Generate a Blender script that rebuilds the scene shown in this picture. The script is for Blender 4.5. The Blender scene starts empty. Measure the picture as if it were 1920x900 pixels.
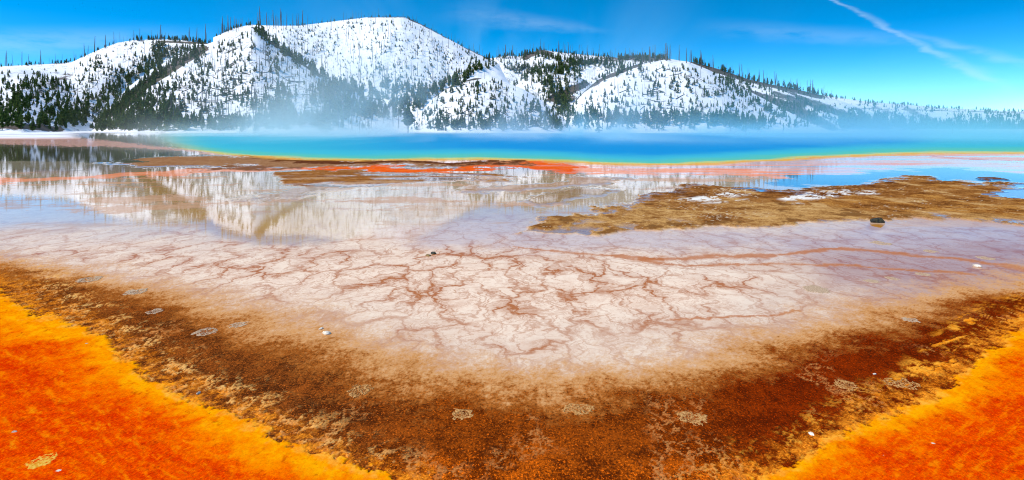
import bpy, math, random
import numpy as np
from mathutils import Vector

random.seed(7)
RNG = np.random.default_rng(7)
scene = bpy.context.scene
COL = scene.collection

# ------------------------------------------------------------------ survey frame
H = 2.5          # eye height above the flat (boardwalk), m
F = 1144.0       # focal length in photo pixels
HY = 240.0       # photo row of the horizon
CX = 960.0


def srgb(*c):
    a = np.array(c, dtype=float) / 255.0
    return np.where(a <= 0.04045, a / 12.92, ((a + 0.055) / 1.055) ** 2.4)


def ss(e0, e1, x):
    t = np.clip((x - e0) / (e1 - e0), 0, 1)
    return t * t * (3 - 2 * t)


# ------------------------------------------------------------------ numpy noise
def _hash(ix, iy, seed):
    n = (ix.astype(np.int64) * 374761393 + iy.astype(np.int64) * 668265263 + seed * 1442695041) & 0xFFFFFFFF
    n = ((n ^ (n >> 13)) * 1274126177) & 0xFFFFFFFF
    n = (n ^ (n >> 16)) & 0xFFFFFFFF
    return n.astype(np.float64) / 4294967295.0


def noise(x, y, seed=0):
    x = np.asarray(x, float)
    y = np.asarray(y, float)
    ix = np.floor(x)
    iy = np.floor(y)
    fx = x - ix
    fy = y - iy
    ux = fx * fx * fx * (fx * (fx * 6 - 15) + 10)
    uy = fy * fy * fy * (fy * (fy * 6 - 15) + 10)

    def g(ax, ay):
        a = _hash(ix + ax, iy + ay, seed) * 2 * np.pi
        return np.cos(a) * (fx - ax) + np.sin(a) * (fy - ay)
    n = (g(0, 0) * (1 - ux) + g(1, 0) * ux) * (1 - uy) + (g(0, 1) * (1 - ux) + g(1, 1) * ux) * uy
    return n * 1.4          # about -1..1


def fbm(x, y, seed=0, octv=4, gain=0.5):
    a, s, t = 1.0, 0.0, 0.0
    for i in range(octv):
        s = s + a * noise(x * 2 ** i, y * 2 ** i, seed + i * 17)
        t += a
        a *= gain
    return s / t * 1.5


def interp(pts, u):
    p = np.array(pts, float)
    return np.interp(u, p[:, 0], p[:, 1])


def sdf(pts, u, v, kv=1.0):
    """signed distance to a polygon (positive inside), rows stretched by kv"""
    p = np.array(pts, float)
    p[:, 1] *= kv
    v = v * kv
    n = len(p)
    d = np.full(u.shape, 1e18)
    ins = np.zeros(u.shape, bool)
    for i in range(n):
        ax, ay = p[i]
        bx, by = p[(i + 1) % n]
        ex, ey = bx - ax, by - ay
        t = np.clip(((u - ax) * ex + (v - ay) * ey) / (ex * ex + ey * ey + 1e-9), 0, 1)
        dd = (u - ax - t * ex) ** 2 + (v - ay - t * ey) ** 2
        d = np.minimum(d, dd)
        if ay != by:
            c = ((ay > v) != (by > v)) & (u < (bx - ax) * (v - ay) / (by - ay) + ax)
            ins ^= c
    d = np.sqrt(d)
    return np.where(ins, d, -d)


def seg(pts, u, v, kv=1.0):
    """distance to a polyline"""
    d = np.full(u.shape, 1e18)
    for (ax, ay), (bx, by) in zip(pts[:-1], pts[1:]):
        ay, by = ay * kv, by * kv
        ex, ey = bx - ax, by - ay
        t = np.clip(((u - ax) * ex + (v * kv - ay) * ey) / (ex * ex + ey * ey + 1e-9), 0, 1)
        d = np.minimum(d, (u - ax - t * ex) ** 2 + (v * kv - ay - t * ey) ** 2)
    return np.sqrt(d)


# ------------------------------------------------------------------ mesh helpers
def mesh_np(name, verts, faces, mat=None):
    verts = np.asarray(verts, np.float32)
    faces = np.asarray(faces, np.int32)
    me = bpy.data.meshes.new(name)
    k = faces.shape[1]
    me.vertices.add(len(verts))
    me.vertices.foreach_set('co', verts.ravel())
    me.loops.add(faces.size)
    me.loops.foreach_set('vertex_index', faces.ravel())
    me.polygons.add(len(faces))
    me.polygons.foreach_set('loop_start', np.arange(len(faces), dtype=np.int32) * k)
    try:
        me.polygons.foreach_set('loop_total', np.full(len(faces), k, np.int32))
    except Exception:
        pass
    me.update(calc_edges=True)
    me.validate()
    if mat:
        me.materials.append(mat)
    return me


def link(name, me, parent=None):
    o = bpy.data.objects.new(name, me)
    COL.objects.link(o)
    if parent:
        o.parent = parent
    return o


def tag(o, label=None, cat=None, group=None, kind=None):
    if label:
        o['label'] = label
    if cat:
        o['category'] = cat
    if group:
        o['group'] = group
    if kind:
        o['kind'] = kind
    return o


def smooth(me):
    me.polygons.foreach_set('use_smooth', np.ones(len(me.polygons), bool))


# ------------------------------------------------------------------ node helpers
class NT:
    def __init__(self, nt):
        self.nt = nt

    def n(self, typ, **kw):
        x = self.nt.nodes.new(typ)
        for k, v in kw.items():
            setattr(x, k, v)
        return x

    def put(self, sock, val):
        if isinstance(val, bpy.types.NodeSocket):
            self.nt.links.new(val, sock)
        elif val is not None:
            sock.default_value = val

    def math(self, op, a, b=None, c=None, clamp=False):
        x = self.n('ShaderNodeMath', operation=op, use_clamp=clamp)
        self.put(x.inputs[0], a)
        if b is not None:
            self.put(x.inputs[1], b)
        if c is not None:
            self.put(x.inputs[2], c)
        return x.outputs[0]

    def mix(self, f, a, b, blend='MIX'):
        x = self.n('ShaderNodeMix', data_type='RGBA', blend_type=blend)
        self.put(x.inputs[0], f)
        for s, v in ((x.inputs[6], a), (x.inputs[7], b)):
            if isinstance(v, (tuple, list)) and len(v) == 3:
                v = (*v, 1)
            self.put(s, v)
        return x.outputs[2]

    def step(self, x, e0, e1, o0=0.0, o1=1.0):
        m = self.n('ShaderNodeMapRange', interpolation_type='SMOOTHSTEP')
        self.put(m.inputs[0], x)
        for i, v in enumerate((e0, e1, o0, o1)):
            self.put(m.inputs[i + 1], v)
        return m.outputs[0]

    def noise(self, vec, scale, detail=3, rough=0.55, dist=0.0, dims='3D'):
        x = self.n('ShaderNodeTexNoise', noise_dimensions=dims)
        if vec is not None:
            self.put(x.inputs['Vector'], vec)
        self.put(x.inputs['Scale'], scale)
        self.put(x.inputs['Detail'], detail)
        self.put(x.inputs['Roughness'], rough)
        self.put(x.inputs['Distortion'], dist)
        return x.outputs[0]

    def attr(self, name):
        return self.n('ShaderNodeAttribute', attribute_name=name)

    def mapping(self, vec, scale=(1, 1, 1), loc=(0, 0, 0), rot=(0, 0, 0)):
        m = self.n('ShaderNodeMapping')
        self.put(m.inputs[0], vec)
        m.inputs['Scale'].default_value = scale
        m.inputs['Location'].default_value = loc
        m.inputs['Rotation'].default_value = rot
        return m.outputs[0]


def new_mat(name):
    m = bpy.data.materials.new(name)
    m.use_nodes = True
    m.node_tree.nodes.clear()
    t = NT(m.node_tree)
    out = t.n('ShaderNodeOutputMaterial')
    return m, t, out


# ================================================================== GROUND MATERIAL
def make_ground_mat():
    m, t, out = new_mat('geothermal ground')
    geo = t.n('ShaderNodeTexCoord').outputs['Object']
    a1 = t.attr('col')
    a2 = t.attr('col2')
    a3 = t.attr('aux')        # x vein, y fine speckle, z waves
    fl = t.attr('flow')
    sep = t.n('ShaderNodeSeparateXYZ')
    t.put(sep.inputs[0], a3.outputs['Vector'])
    vein, speck, wave = sep.outputs
    wet = a1.outputs['Alpha']
    amt = a2.outputs['Alpha']
    # medium mottling between the two colours of a zone
    gs = t.mapping(geo, (1, 0.68, 1))
    n1 = t.noise(gs, 2.6, 6, 0.68, 0.3)
    n2 = t.noise(gs, 13.0, 7, 0.78, 0.5)
    n3 = t.noise(gs, 46.0, 4, 0.75)
    nf = t.noise(fl.outputs['Vector'], 1.0, 4, 0.6, 1.0)
    s = t.math('ADD', t.math('MULTIPLY', n1, 0.30), t.math('MULTIPLY', n2, 0.42))
    s = t.math('ADD', s, t.math('MULTIPLY', n3, 0.28))
    s = t.math('ADD', t.math('MULTIPLY', s, 0.84), t.math('MULTIPLY', nf, 0.16))
    s = t.step(s, 0.445, 0.565)
    f = t.math('MULTIPLY', s, amt, clamp=True)
    col = t.mix(f, a1.outputs['Color'], a2.outputs['Color'])
    # fine dark and bright grains
    g = t.noise(gs, 58.0, 3, 0.8, 0.6)
    dark = t.math('MULTIPLY', t.step(g, 0.475, 0.39), t.math('MULTIPLY', speck, 1.25), clamp=True)
    col = t.mix(t.math('MULTIPLY', dark, 0.75), col, (0.035, 0.012, 0.004))
    lit = t.math('MULTIPLY', t.step(g, 0.57, 0.65), t.math('MULTIPLY', speck, 1.25), clamp=True)
    lcol = t.mix(1.0, a2.outputs['Color'], (2.3, 2.2, 2.1), 'MULTIPLY')
    col = t.mix(t.math('MULTIPLY', lit, 0.8), col, lcol)
    # red brown veins: warped cells of three sizes
    wx = t.n('ShaderNodeTexNoise', noise_dimensions='3D')
    t.put(wx.inputs['Vector'], geo)
    wx.inputs['Scale'].default_value = 1.3
    wx.inputs['Detail'].default_value = 6
    wx.inputs['Roughness'].default_value = 0.60
    va = t.n('ShaderNodeVectorMath', operation='MULTIPLY_ADD')
    t.put(va.inputs[0], wx.outputs['Color'])
    va.inputs[1].default_value = (1.25, 1.7, 0)
    t.put(va.inputs[2], geo)
    def cells(scale, w0, w1, ysc, loc):
        vo = t.n('ShaderNodeTexVoronoi', feature='DISTANCE_TO_EDGE', voronoi_dimensions='2D')
        t.put(vo.inputs['Vector'], t.mapping(va.outputs[0], (1, ysc, 1), loc))
        vo.inputs['Scale'].default_value = scale
        return t.step(vo.outputs['Distance'], w0, w1, 1.0, 0.0)
    big = t.noise(geo, 0.55, 4, 0.6)
    wv = t.math('MULTIPLY', big, 0.16)
    va_ = t.math('MULTIPLY', cells(1.5, 0.0, 0.085, 0.46, (0, 0, 0)), t.step(t.noise(geo, 1.1, 4, 0.6), 0.32, 0.46))
    vb_ = t.math('MULTIPLY', cells(3.1, 0.0, 0.095, 0.48, (3.1, 1.7, 0)), t.step(t.noise(t.mapping(geo, loc=(5, 3, 0)), 0.9, 4), 0.34, 0.48))
    vc_ = t.math('MULTIPLY', cells(6.6, 0.0, 0.11, 0.5, (7.7, 9.1, 0)), t.step(t.noise(t.mapping(geo, loc=(9, 8, 0)), 0.8, 4), 0.38, 0.54))
    v = t.math('MAXIMUM', va_, t.math('MULTIPLY', vb_, 0.8))
    v = t.math('MAXIMUM', v, t.math('MULTIPLY', vc_, 0.55))
    def thread(scale, loc, w):
        q_ = t.noise(t.mapping(va.outputs[0], (1, .5, 1), loc), scale, 5, 0.55, 0.8)
        return t.step(t.math('ABSOLUTE', t.math('SUBTRACT', q_, 0.5)), w, 0.0)
    th = t.math('MAXIMUM', t.math('MULTIPLY', thread(1.1, (2, 5, 0), .022), .75), t.math('MULTIPLY', thread(2.6, (6, 1, 0), .028), .5))
    th = t.math('MULTIPLY', th, t.step(t.noise(t.mapping(geo, loc=(3, 6, 0)), 0.7, 4), 0.42, 0.6))
    v = t.math('MAXIMUM', v, th)
    halo = t.math('MULTIPLY', cells(1.5, 0.0, 0.42, 0.46, (0, 0, 0)), t.step(big, 0.38, 0.66))
    v2 = t.math('ADD', t.math('MULTIPLY', v, t.math('ADD', 0.45, t.math('MULTIPLY', n2, 0.8))), t.math('MULTIPLY', halo, 0.62))
    v2 = t.math('MULTIPLY', v2, vein, clamp=True)
    col = t.mix(v2, col, (0.44, 0.145, 0.045))
    # surface: dull mat below, a film of water on top where the zone is wet
    b = t.n('ShaderNodeBump')
    b.inputs['Strength'].default_value = 0.4
    b.inputs['Distance'].default_value = 0.006
    t.put(b.inputs['Height'], t.math('ADD', n2, t.math('MULTIPLY', n3, 0.5)))
    dif = t.n('ShaderNodeBsdfDiffuse')
    t.put(dif.inputs['Color'], col)
    t.put(dif.inputs['Normal'], b.outputs[0])
    wb = t.n('ShaderNodeBump')
    t.put(wb.inputs['Strength'], wave)
    wb.inputs['Distance'].default_value = 0.012
    t.put(wb.inputs['Height'], t.noise(t.mapping(geo, (0.8, 1.0, 1)), 5.0, 3, 0.55))
    gl = t.n('ShaderNodeBsdfGlossy')
    gl.inputs['Color'].default_value = (1, 1, 1, 1)
    gl.inputs['Roughness'].default_value = 0.03
    t.put(gl.inputs['Normal'], wb.outputs[0])
    fr = t.n('ShaderNodeFresnel')
    fr.inputs['IOR'].default_value = 1.35
    t.put(fr.inputs['Normal'], wb.outputs[0])
    wn = t.step(t.math('ADD', t.math('MULTIPLY', t.math('SUBTRACT', n1, 0.5), 0.25), wet), 0.12, 0.75)
    fac = t.math('MULTIPLY', fr.outputs[0], wn, clamp=True)
    ms = t.n('ShaderNodeMixShader')
    t.put(ms.inputs[0], fac)
    t.put(ms.inputs[1], dif.outputs[0])
    t.put(ms.inputs[2], gl.outputs[0])
    t.put(out.inputs['Surface'], ms.outputs[0])
    return m


GROUND = make_ground_mat()

# ================================================================== GROUND LAYOUT
# Shapes on the flat were surveyed from the photograph (u, v) and laid on the ground plane z = 0.
CREAM = [(-900, 400), (-200, 450), (0, 478), (150, 500), (300, 530), (500, 585), (700, 640), (850, 680), (1000, 705),
         (1200, 680), (1400, 630), (1600, 585), (1760, 545), (1920, 512), (2200, 450), (3000, 390)]
DARK = [(-900, 420), (-200, 480), (0, 508), (150, 525), (300, 580), (450, 640), (600, 696), (750, 736), (900, 758), (1050, 764),
        (1200, 744), (1400, 690), (1600, 640), (1800, 580), (1920, 545), (2200, 480), (3000, 410)]
MATL = [(-900, 430), (-200, 510), (0, 552), (60, 576), (150, 612), (250, 680), (350, 742), (450, 798), (560, 846), (680, 888),
        (800, 930), (900, 985), (960, 1060), (965, 1500)]
MATR = [(960, 1500), (965, 1200), (1100, 1060), (1300, 960), (1440, 896), (1560, 832), (1700, 765), (1800, 705), (1860, 655), (1920, 615),
        (2200, 500), (3000, 420)]
POOLN = [(-900, 262), (150, 262), (250, 268), (350, 281), (420, 289), (520, 296), (640, 300), (760, 299), (900, 297), (1000, 300),
         (1120, 306), (1220, 309), (1350, 305), (1500, 296), (1640, 289), (1750, 286), (1920, 286), (2300, 280), (3000, 270)]


def paint(u, v, x, y):
    """colour, second colour, wetness, mottling, vein, speckle, waves, flow and relief of the flat at points"""
    N = u.shape
    k = np.clip((v - HY) / 300.0, 0.02, 2.0)
    wob = fbm(x * 0.55, y * 0.55, 3, 5, 0.6)
    wob2 = fbm(x * 2.1, y * 2.1, 11, 5, 0.6)
    wobf = fbm(x * 0.16, y * 0.10, 23, 5, 0.6)
    uu = u + 22 * wobf + 14 * wob * np.minimum(k * 2, 1)
    vv = v + (wob * 26 + wob2 * 12) * k
    vf = v + (wobf * 34 + wob * 14) * k              # far field
    c = np.zeros(N + (3,))
    c2 = np.zeros(N + (3,))
    wet = np.zeros(N)
    amt = np.zeros(N)
    vein = np.zeros(N)
    spk = np.zeros(N)
    wav = np.full(N, 0.06)
    z = np.zeros(N)

    def put(mask, col, col2=None, w=None, a=None, ve=None, sp=None, wa=None, h=None):
        nonlocal c, c2, wet, amt, vein, spk, wav, z
        mk = mask[..., None]
        col = np.asarray(col)
        c = c * (1 - mk) + mk * col
        c2 = c2 * (1 - mk) + mk * (np.asarray(col2) if col2 is not None else col)
        for nm, val in (('wet', w), ('amt', a), ('vein', ve), ('spk', sp), ('wav', wa), ('z', h)):
            if val is None:
                continue
            if nm == 'wet':
                wet = wet * (1 - mask) + mask * val
            elif nm == 'amt':
                amt = amt * (1 - mask) + mask * val
            elif nm == 'vein':
                vein = vein * (1 - mask) + mask * val
            elif nm == 'spk':
                spk = spk * (1 - mask) + mask * val
            elif nm == 'wav':
                wav = wav * (1 - mask) + mask * val
            else:
                z = z * (1 - mask) + mask * val

    one = np.ones(N)
    wob3 = fbm(x * 8.0, y * 6.0, 13, 5, 0.75)
    wob4 = fbm(x * 3.5, y * 2.6, 19, 6, 0.72)
    vv = vv + wob3 * 9 * k
    # ---- shallow runoff over pale sinter
    put(one, srgb(234, 208, 180), srgb(220, 180, 146), 0.36, 0.5, 0.5, 0.0, 0.05)
    put(ss(450, 385, vf), srgb(226, 194, 152), srgb(210, 164, 104), 0.78, 0.6, 0.25, 0.0, 0.05)
    put(ss(330, 316, v), srgb(190, 168, 150), srgb(170, 130, 100), 1.0, 0.6, 0.1, 0.0, 0.05)
    # golden floor; the near ridge's reflection painted in as deeper gold
    put(0.9 * ss(-14, 14, sdf([(240, 320), (330, 320), (420, 400), (560, 420), (560, 455), (470, 452), (330, 400), (270, 350)], uu, vf)),
        srgb(206, 140, 44), srgb(206, 166, 96), 1.0, 0.6, 0.1)
    put(0.7 * ss(-12, 12, sdf([(470, 400), (640, 350), (700, 400), (620, 450), (480, 450)], uu, vf)), srgb(212, 162, 70), srgb(200, 144, 66), 1.0, 0.6, 0.15)
    # white clean flat (middle) and mauve, browner flat to the right
    put(0.75 * ss(-60, 60, sdf([(480, 470), (820, 455), (1180, 480), (1440, 520), (1300, 600), (1000, 650), (760, 590), (480, 560), (200, 500), (60, 470)], uu, vv)),
        srgb(248, 221, 192), srgb(236, 192, 158), 0.22, 0.5, 1.0)
    put(0.85 * ss(-50, 60, sdf([(1500, 460), (1950, 415), (2600, 400), (2600, 500), (1950, 540), (1700, 565), (1560, 540)], uu, vv)),
        srgb(176, 126, 104), srgb(206, 164, 142), 0.55, 0.75, 0.9)
    put(0.6 * ss(-25, 30, sdf([(700, 440), (960, 400), (1000, 432), (1560, 436), (1640, 425), (1920, 425), (1920, 450), (1500, 470), (1100, 470), (800, 462)], uu, vv)),
        srgb(206, 178, 168), srgb(214, 186, 176), 0.6, 0.5, 0.5)
    # long rusty threads of runoff on the right
    for pl, w in (([(1200, 487), (1400, 480), (1580, 467), (1700, 477), (1800, 486), (1960, 508)], 3.2),
                  ([(1150, 483), (1280, 497), (1440, 492), (1600, 500), (1700, 507), (1830, 515)], 2.4),
                  ([(960, 462), (1100, 478), (1240, 486)], 2.0), ([(1260, 602), (1400, 592), (1500, 584)], 2.0)):
        d = seg(pl, uu * 0.6 + u * 0.4, vv * 0.3 + v * 0.7, 1.6)
        put(0.85 * ss(w * 2.2, w * 0.6, d), srgb(178, 102, 56), srgb(200, 126, 74), 0.2, 0.5, 0.3)

    # ---- tan rim, then dark brown mats
    Tc = interp(CREAM, u)
    Td = interp(DARK, u)
    q = (vv - Tc) / np.maximum(Td - Tc, 8) + 0.16 * wob4 + 0.22 * wob3 + 0.30 * noise(x * 44, y * 30, 15) + 0.22 * noise(x * 20, y * 14, 16)
    put(ss(-0.75, 0.4, q), srgb(214, 156, 98), srgb(192, 124, 56), 0.25, 0.7, 0.45 * ss(0.3, -0.6, q), 0.10, 0.05)
    put(ss(0.25, 0.95, q), srgb(184, 106, 42), srgb(134, 66, 16), 0.1, 0.9, 0.0, 0.6)
    left = ss(900, 500, u)
    right = ss(1150, 1500, u)
    dk = srgb(86, 32, 5) * (1 - left - right)[..., None] + srgb(74, 34, 12) * left[..., None] + srgb(88, 22, 2) * right[..., None]
    dk2 = srgb(160, 72, 12) * (1 - left - right)[..., None] + srgb(152, 76, 24) * left[..., None] + srgb(136, 42, 3) * right[..., None]
    put(ss(0.7, 1.5, q + 0.25 * wob2), dk, dk2, 0.04, 0.9, 0.0, 0.85)
    # brighter orange brown floor nearest the viewer, middle
    put(0.8 * ss(815, 900, vv) * ss(620, 860, u) * ss(1500, 1300, u), srgb(108, 40, 4), srgb(214, 98, 12), 0.03, 1.0, 0.0, 0.9)
    put(ss(1.2, 0.6, np.hypot((u - 1643) / 20, (v - 426) / 7)), srgb(214, 140, 40), srgb(196, 120, 30), 0.8, 0.4, 0.0)  # golden reflection under the mossy rock, painted into the floor colour
    # ---- orange mats
    rot = fbm(x * 1.6, y * 1.6, 31, 6, 0.72)
    eL = vv * 0.62 + v * 0.38 - interp(MATL, u) + 15 * rot
    eR = vv * 0.55 + v * 0.45 - interp(MATR, u) + 17 * rot
    eL = np.where(u > 962, -200, eL)
    eR = np.where(u < 962, -200, eR)
    # flow direction runs along the rim
    fL = np.stack([(u * 0.62 + v * 0.5) * 0.020, (v - interp(MATL, u)) * 0.09, one * 0], -1)
    fR = np.stack([(u * 0.62 - v * 0.45) * 0.020, (v - interp(MATR, u)) * 0.09, one * 5], -1)
    flow = np.where((u < 962)[..., None], fL, fR)
    flow = np.where((np.maximum(eL, eR) < -60)[..., None], np.stack([x * 0.5, y * 1.1, one * 9], -1), flow)
    # cream crusts in the border
    cr = fbm(x * 3.2, y * 2.6, 41, 5, 0.65)
    cr2 = np.abs(fbm(x * 5.5, y * 3.6, 47, 5, 0.68))
    fr1 = np.maximum(ss(0.16, 0.05, cr2) * ss(-0.2, 0.2, cr), ss(0.28, 0.5, wob3) * ss(-0.1, 0.3, cr))
    bandL = ss(-120, -30, eL) * ss(14, -14, eL) * ss(-50, 150, u) * ss(900, 620, u)
    bandR = ss(-110, -30, eR) * ss(10, -10, eR)
    put(np.clip(fr1 * bandL * 1.1, 0, 0.85), srgb(250, 194, 112), srgb(238, 146, 50), 0.0, 0.5, 0, 0.15, h=0.006)
    put(np.clip(fr1 * bandR * 1.0, 0, 0.8), srgb(246, 168, 54), srgb(236, 122, 16), 0.0, 0.6, 0, 0.15, h=0.006)
    loose = ss(0.12, 0.02, cr2) * ss(0.05, 0.35, fbm(x * 1.1, y * 0.9, 53, 4)) * ss(1.0, 1.8, q) * ss(30, -20, np.maximum(eL, eR))
    put(0.7 * loose, srgb(226, 150, 80), srgb(190, 100, 40), 0.0, 0.6, 0, 0.2)
    # orange fingers reaching into the brown on the right
    st = fbm((u * 0.62 - v * 0.95) * 0.006 + 3, (v + 0.33 * u) * 0.062 + wob2 * 0.45 + wob3 * 0.22, 61, 5, 0.62)
    zone = ss(-20, 30, sdf([(1500, 850), (1640, 735), (1740, 640), (1800, 585), (1960, 540), (2600, 420), (2600, 620), (1900, 660), (1700, 790)], u, v))
    put(np.clip(ss(0.02, 0.16, st + 0.35 * wob3) * zone * ss(-.15, .2, cr + .5 * wob4), 0, 0.94), srgb(250, 138, 14), srgb(250, 180, 60), 0.0, 0.8, 0, 0.12, h=0.01)
    yel = srgb(255, 168, 4) * 0.95
    org = srgb(248, 86, 0) * 0.88
    red = srgb(226, 44, 0) * 0.84
    fleck = np.where(u < 962, fbm((u * .62 + v * .5) * .034, (v - interp(MATL, u)) * .042, 97, 6, .76), fbm((u * .62 - v * .45) * .034, (v - interp(MATR, u)) * .042, 96, 6, .76))
    spot = fbm(x * 8.0 + 40, y * 5.5, 98, 5, 0.72)
    thr = np.abs(fbm(flow[..., 0] * 7 + wob3 * .15, flow[..., 1] * 5, 99, 3, 0.5))
    for e, wy in ((eL, 60.0), (eR, 50.0)):
        put(0.9 * ss(-70, -2, e + 34 * wob4) * ss(-.35, .25, wob3 + 0.3 * cr), srgb(190, 88, 8), srgb(244, 148, 36), 0.02, 0.9, 0, 0.5)
        mk = ss(-6, 6, e + 15 * wob3 + 9 * wob4 + 7 * noise(x * 40, y * 28, 18))
        eb = e + 30 * wob4 + 12 * wob3
        put(mk, yel, srgb(252, 132, 0) * 0.92, 0.02, 0.85, 0, 0.12, 0.05, 0.012)
        put(mk * ss(6, -6, e - 12 - 22 * wob4 - 14 * wob3) * 0.35 * ss(-.2, .3, cr), srgb(250, 190, 96), srgb(240, 150, 30), 0.0, 0.6, 0, 0.1)
        put(ss(wy * 0.3, wy * 1.35, eb + 26 * wob), org, srgb(255, 128, 0) * 0.9, 0.02, 0.85, 0, 0.22)
        rr = ss(wy * 0.9, wy * 2.6, eb + 70 * wob + 50 * wob2)
        rr = rr * ss(0.34, -0.15, fleck) + 0.2 * rr
        put(np.clip(rr, 0, 1) * 0.92, red, srgb(248, 84, 0) * 0.88, 0.02, 0.9, 0, 0.34)

        inm = ss(8, 30, e)
        put(inm * ss(.24, .55, fleck) * 0.6, srgb(255, 158, 14) * 0.9, srgb(250, 120, 4) * .9, 0.02, 0.8, 0, 0.2)
        put(inm * ss(.24, .5, spot) * 0.6, srgb(160, 36, 0), srgb(230, 80, 2), 0.02, 0.8, 0, 0.4)
        put(inm * ss(.035, .0, thr) * ss(-.1, .3, wob2) * 0.45, srgb(150, 48, 4), srgb(220, 90, 4), 0.02, 0.8, 0, 0.3)
    # ---- far field: orange and pink runoff bands, brown bars, puddles
    brk = fbm(x * 0.9, y * 0.35, 29, 5, 0.7) * 14 + fbm(x * 4, y * 1.2, 37, 4, 0.7) * 6

    def far(poly, soft, col, col2, kv=4.0, **kw):
        put(ss(-soft, soft, sdf(poly, uu, vf, kv) + brk) * kw.pop('o', 1.0), col, col2, **kw)

    pn = interp(POOLN, u)
    sh1 = fbm(x * 0.10, y * 0.22, 111, 5, 0.6)
    sh2 = fbm(x * 0.22, y * 0.55, 117, 5, 0.62)
    zn_ = ss(312, 330, v) * ss(455, 400, v)
    put(0.8 * zn_ * ss(.16, .34, sh1 + .25 * wob4), srgb(204, 160, 128), srgb(190, 138, 96), w=0.3, a=0.8, ve=0.15, sp=0.15)
    put(0.7 * zn_ * ss(.24, .40, sh2 + .2 * wob4), srgb(176, 124, 84), srgb(206, 160, 124), w=0.35, a=0.8, ve=0.0, sp=0.2)
    # pink apron round the pool
    far([(-900, 258), (-900, 280), (0, 272), (200, 276), (340, 285), (480, 297), (640, 304), (960, 303), (1050, 318), (1180, 326),
         (1480, 331), (1620, 322), (1780, 314), (1920, 323), (2400, 335), (2400, 280), (1920, 286), (1650, 288), (1350, 305), (1220, 308),
         (1000, 299), (640, 299), (480, 291), (350, 279), (200, 262), (100, 256)], 9, srgb(238, 188, 168), srgb(234, 148, 118), w=0.5, a=0.55, ve=0.0, wa=0.05)
    # orange ribbon from lower left to the middle
    far([(-900, 372), (-200, 356), (0, 347), (200, 336), (420, 322), (520, 320), (700, 322), (820, 321), (940, 313), (1060, 314), (1120, 318), (1010, 304), (930, 301), (860, 312), (640, 315), (480, 311), (330, 319), (200, 326), (0, 334), (-200, 342), (-900, 356)], 7,
        srgb(238, 130, 76), srgb(246, 180, 140), w=0.42, a=0.7, ve=0.0, wa=0.05)
    far([(1040, 312), (1200, 316), (1300, 314), (1420, 318), (1540, 322), (1500, 332), (1400, 333), (1250, 324), (1100, 322)], 10, srgb(236, 138, 96), srgb(240, 176, 146), w=0.26, a=0.8, ve=0.0)
    far([(560, 315), (780, 314), (930, 306), (1010, 304), (1100, 312), (1060, 321), (940, 314), (760, 323), (600, 322)], 6, srgb(222, 70, 10), srgb(240, 116, 40), w=0.14, a=0.8, ve=0.0)
    ap = fbm(x * 0.06, y * 0.5, 131, 5, 0.6)
    apz = ss(900, 1200, u) * ss(284, 292, v) * ss(336, 326, v)
    put(apz * ss(.05, .3, ap) * .8, srgb(214, 184, 190), srgb(232, 200, 196), w=0.7, a=0.5, ve=0.0)
    put(apz * ss(.12, .35, -ap + .25 * wob4) * .7, srgb(226, 112, 76), srgb(238, 160, 130), w=0.3, a=0.7, ve=0.0)
    # tan to dark bar behind the ribbon
    far([(180, 306), (330, 293), (480, 295), (640, 303), (1000, 304), (1000, 309), (760, 312), (620, 315), (470, 311), (300, 314)], 6, srgb(168, 124, 84), srgb(120, 66, 34), w=0.15, a=0.8, ve=0.0, sp=0.2, h=0.05)
    far([(440, 292), (600, 301), (760, 304), (1000, 305), (1000, 308), (640, 310), (520, 303)], 4, srgb(84, 42, 24), srgb(120, 70, 40), w=0.1, a=0.6, ve=0.0, h=0.07)
    far([(350, 318), (420, 312), (560, 311), (560, 316)], 4, srgb(130, 84, 52), srgb(110, 60, 34), w=0.2, a=0.6, ve=0.0, h=0.03)
    # dark floored pond at left
    far([(-900, 282), (0, 276), (160, 278), (330, 288), (260, 303), (150, 315), (0, 318), (-900, 322)], 6, srgb(92, 80, 58), srgb(130, 118, 96), w=1.0, a=0.5, ve=0.0, wa=0.05)
    far([(-900, 312), (0, 302), (130, 301), (210, 309), (140, 316), (0, 320), (-900, 330)], 7, srgb(150, 136, 112), srgb(120, 104, 80), w=0.5, a=0.6, ve=0.0)
    # middle brown bars
    far([(520, 326), (600, 320), (760, 324), (870, 324), (980, 329), (880, 334), (960, 340), (860, 341), (740, 348), (660, 353), (590, 358), (530, 345)], 5,
        srgb(172, 112, 54), srgb(116, 64, 28), w=0.1, a=1.0, ve=0.0, sp=0.5, h=0.03)
    mb = ss(-4, 4, sdf([(520, 326), (600, 320), (760, 324), (870, 324), (980, 329), (880, 334), (960, 340), (860, 341), (740, 348), (660, 353), (590, 358), (530, 345)], uu, vf, 4.0) + brk)
    put(mb * ss(.05, .3, sh2 + .3 * wob4) * .8, srgb(196, 146, 92), srgb(160, 108, 64), w=0.3, a=0.9, sp=0.4)
    put(mb * ss(.12, .32, -sh2 + .4 * wob4) * .8, srgb(112, 66, 34), srgb(150, 98, 56), w=0.25, a=0.9, sp=0.4)
    put(mb * ss(.15, .35, sh1 - .5 * sh2) * .8, srgb(196, 160, 140), srgb(170, 126, 96), w=0.8, a=0.6, h=0.0)
    far([(570, 356), (700, 352), (560, 374), (480, 368), (430, 372)], 8, srgb(190, 150, 120), srgb(170, 126, 90), w=0.45, a=0.7, ve=0.0, h=0.02, o=0.8)
    far([(690, 392), (760, 382), (960, 370), (930, 383), (820, 396), (740, 398)], 6, srgb(214, 174, 130), srgb(196, 150, 104), w=0.5, a=0.8, ve=0.0, h=0.0, o=0.65)
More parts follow.
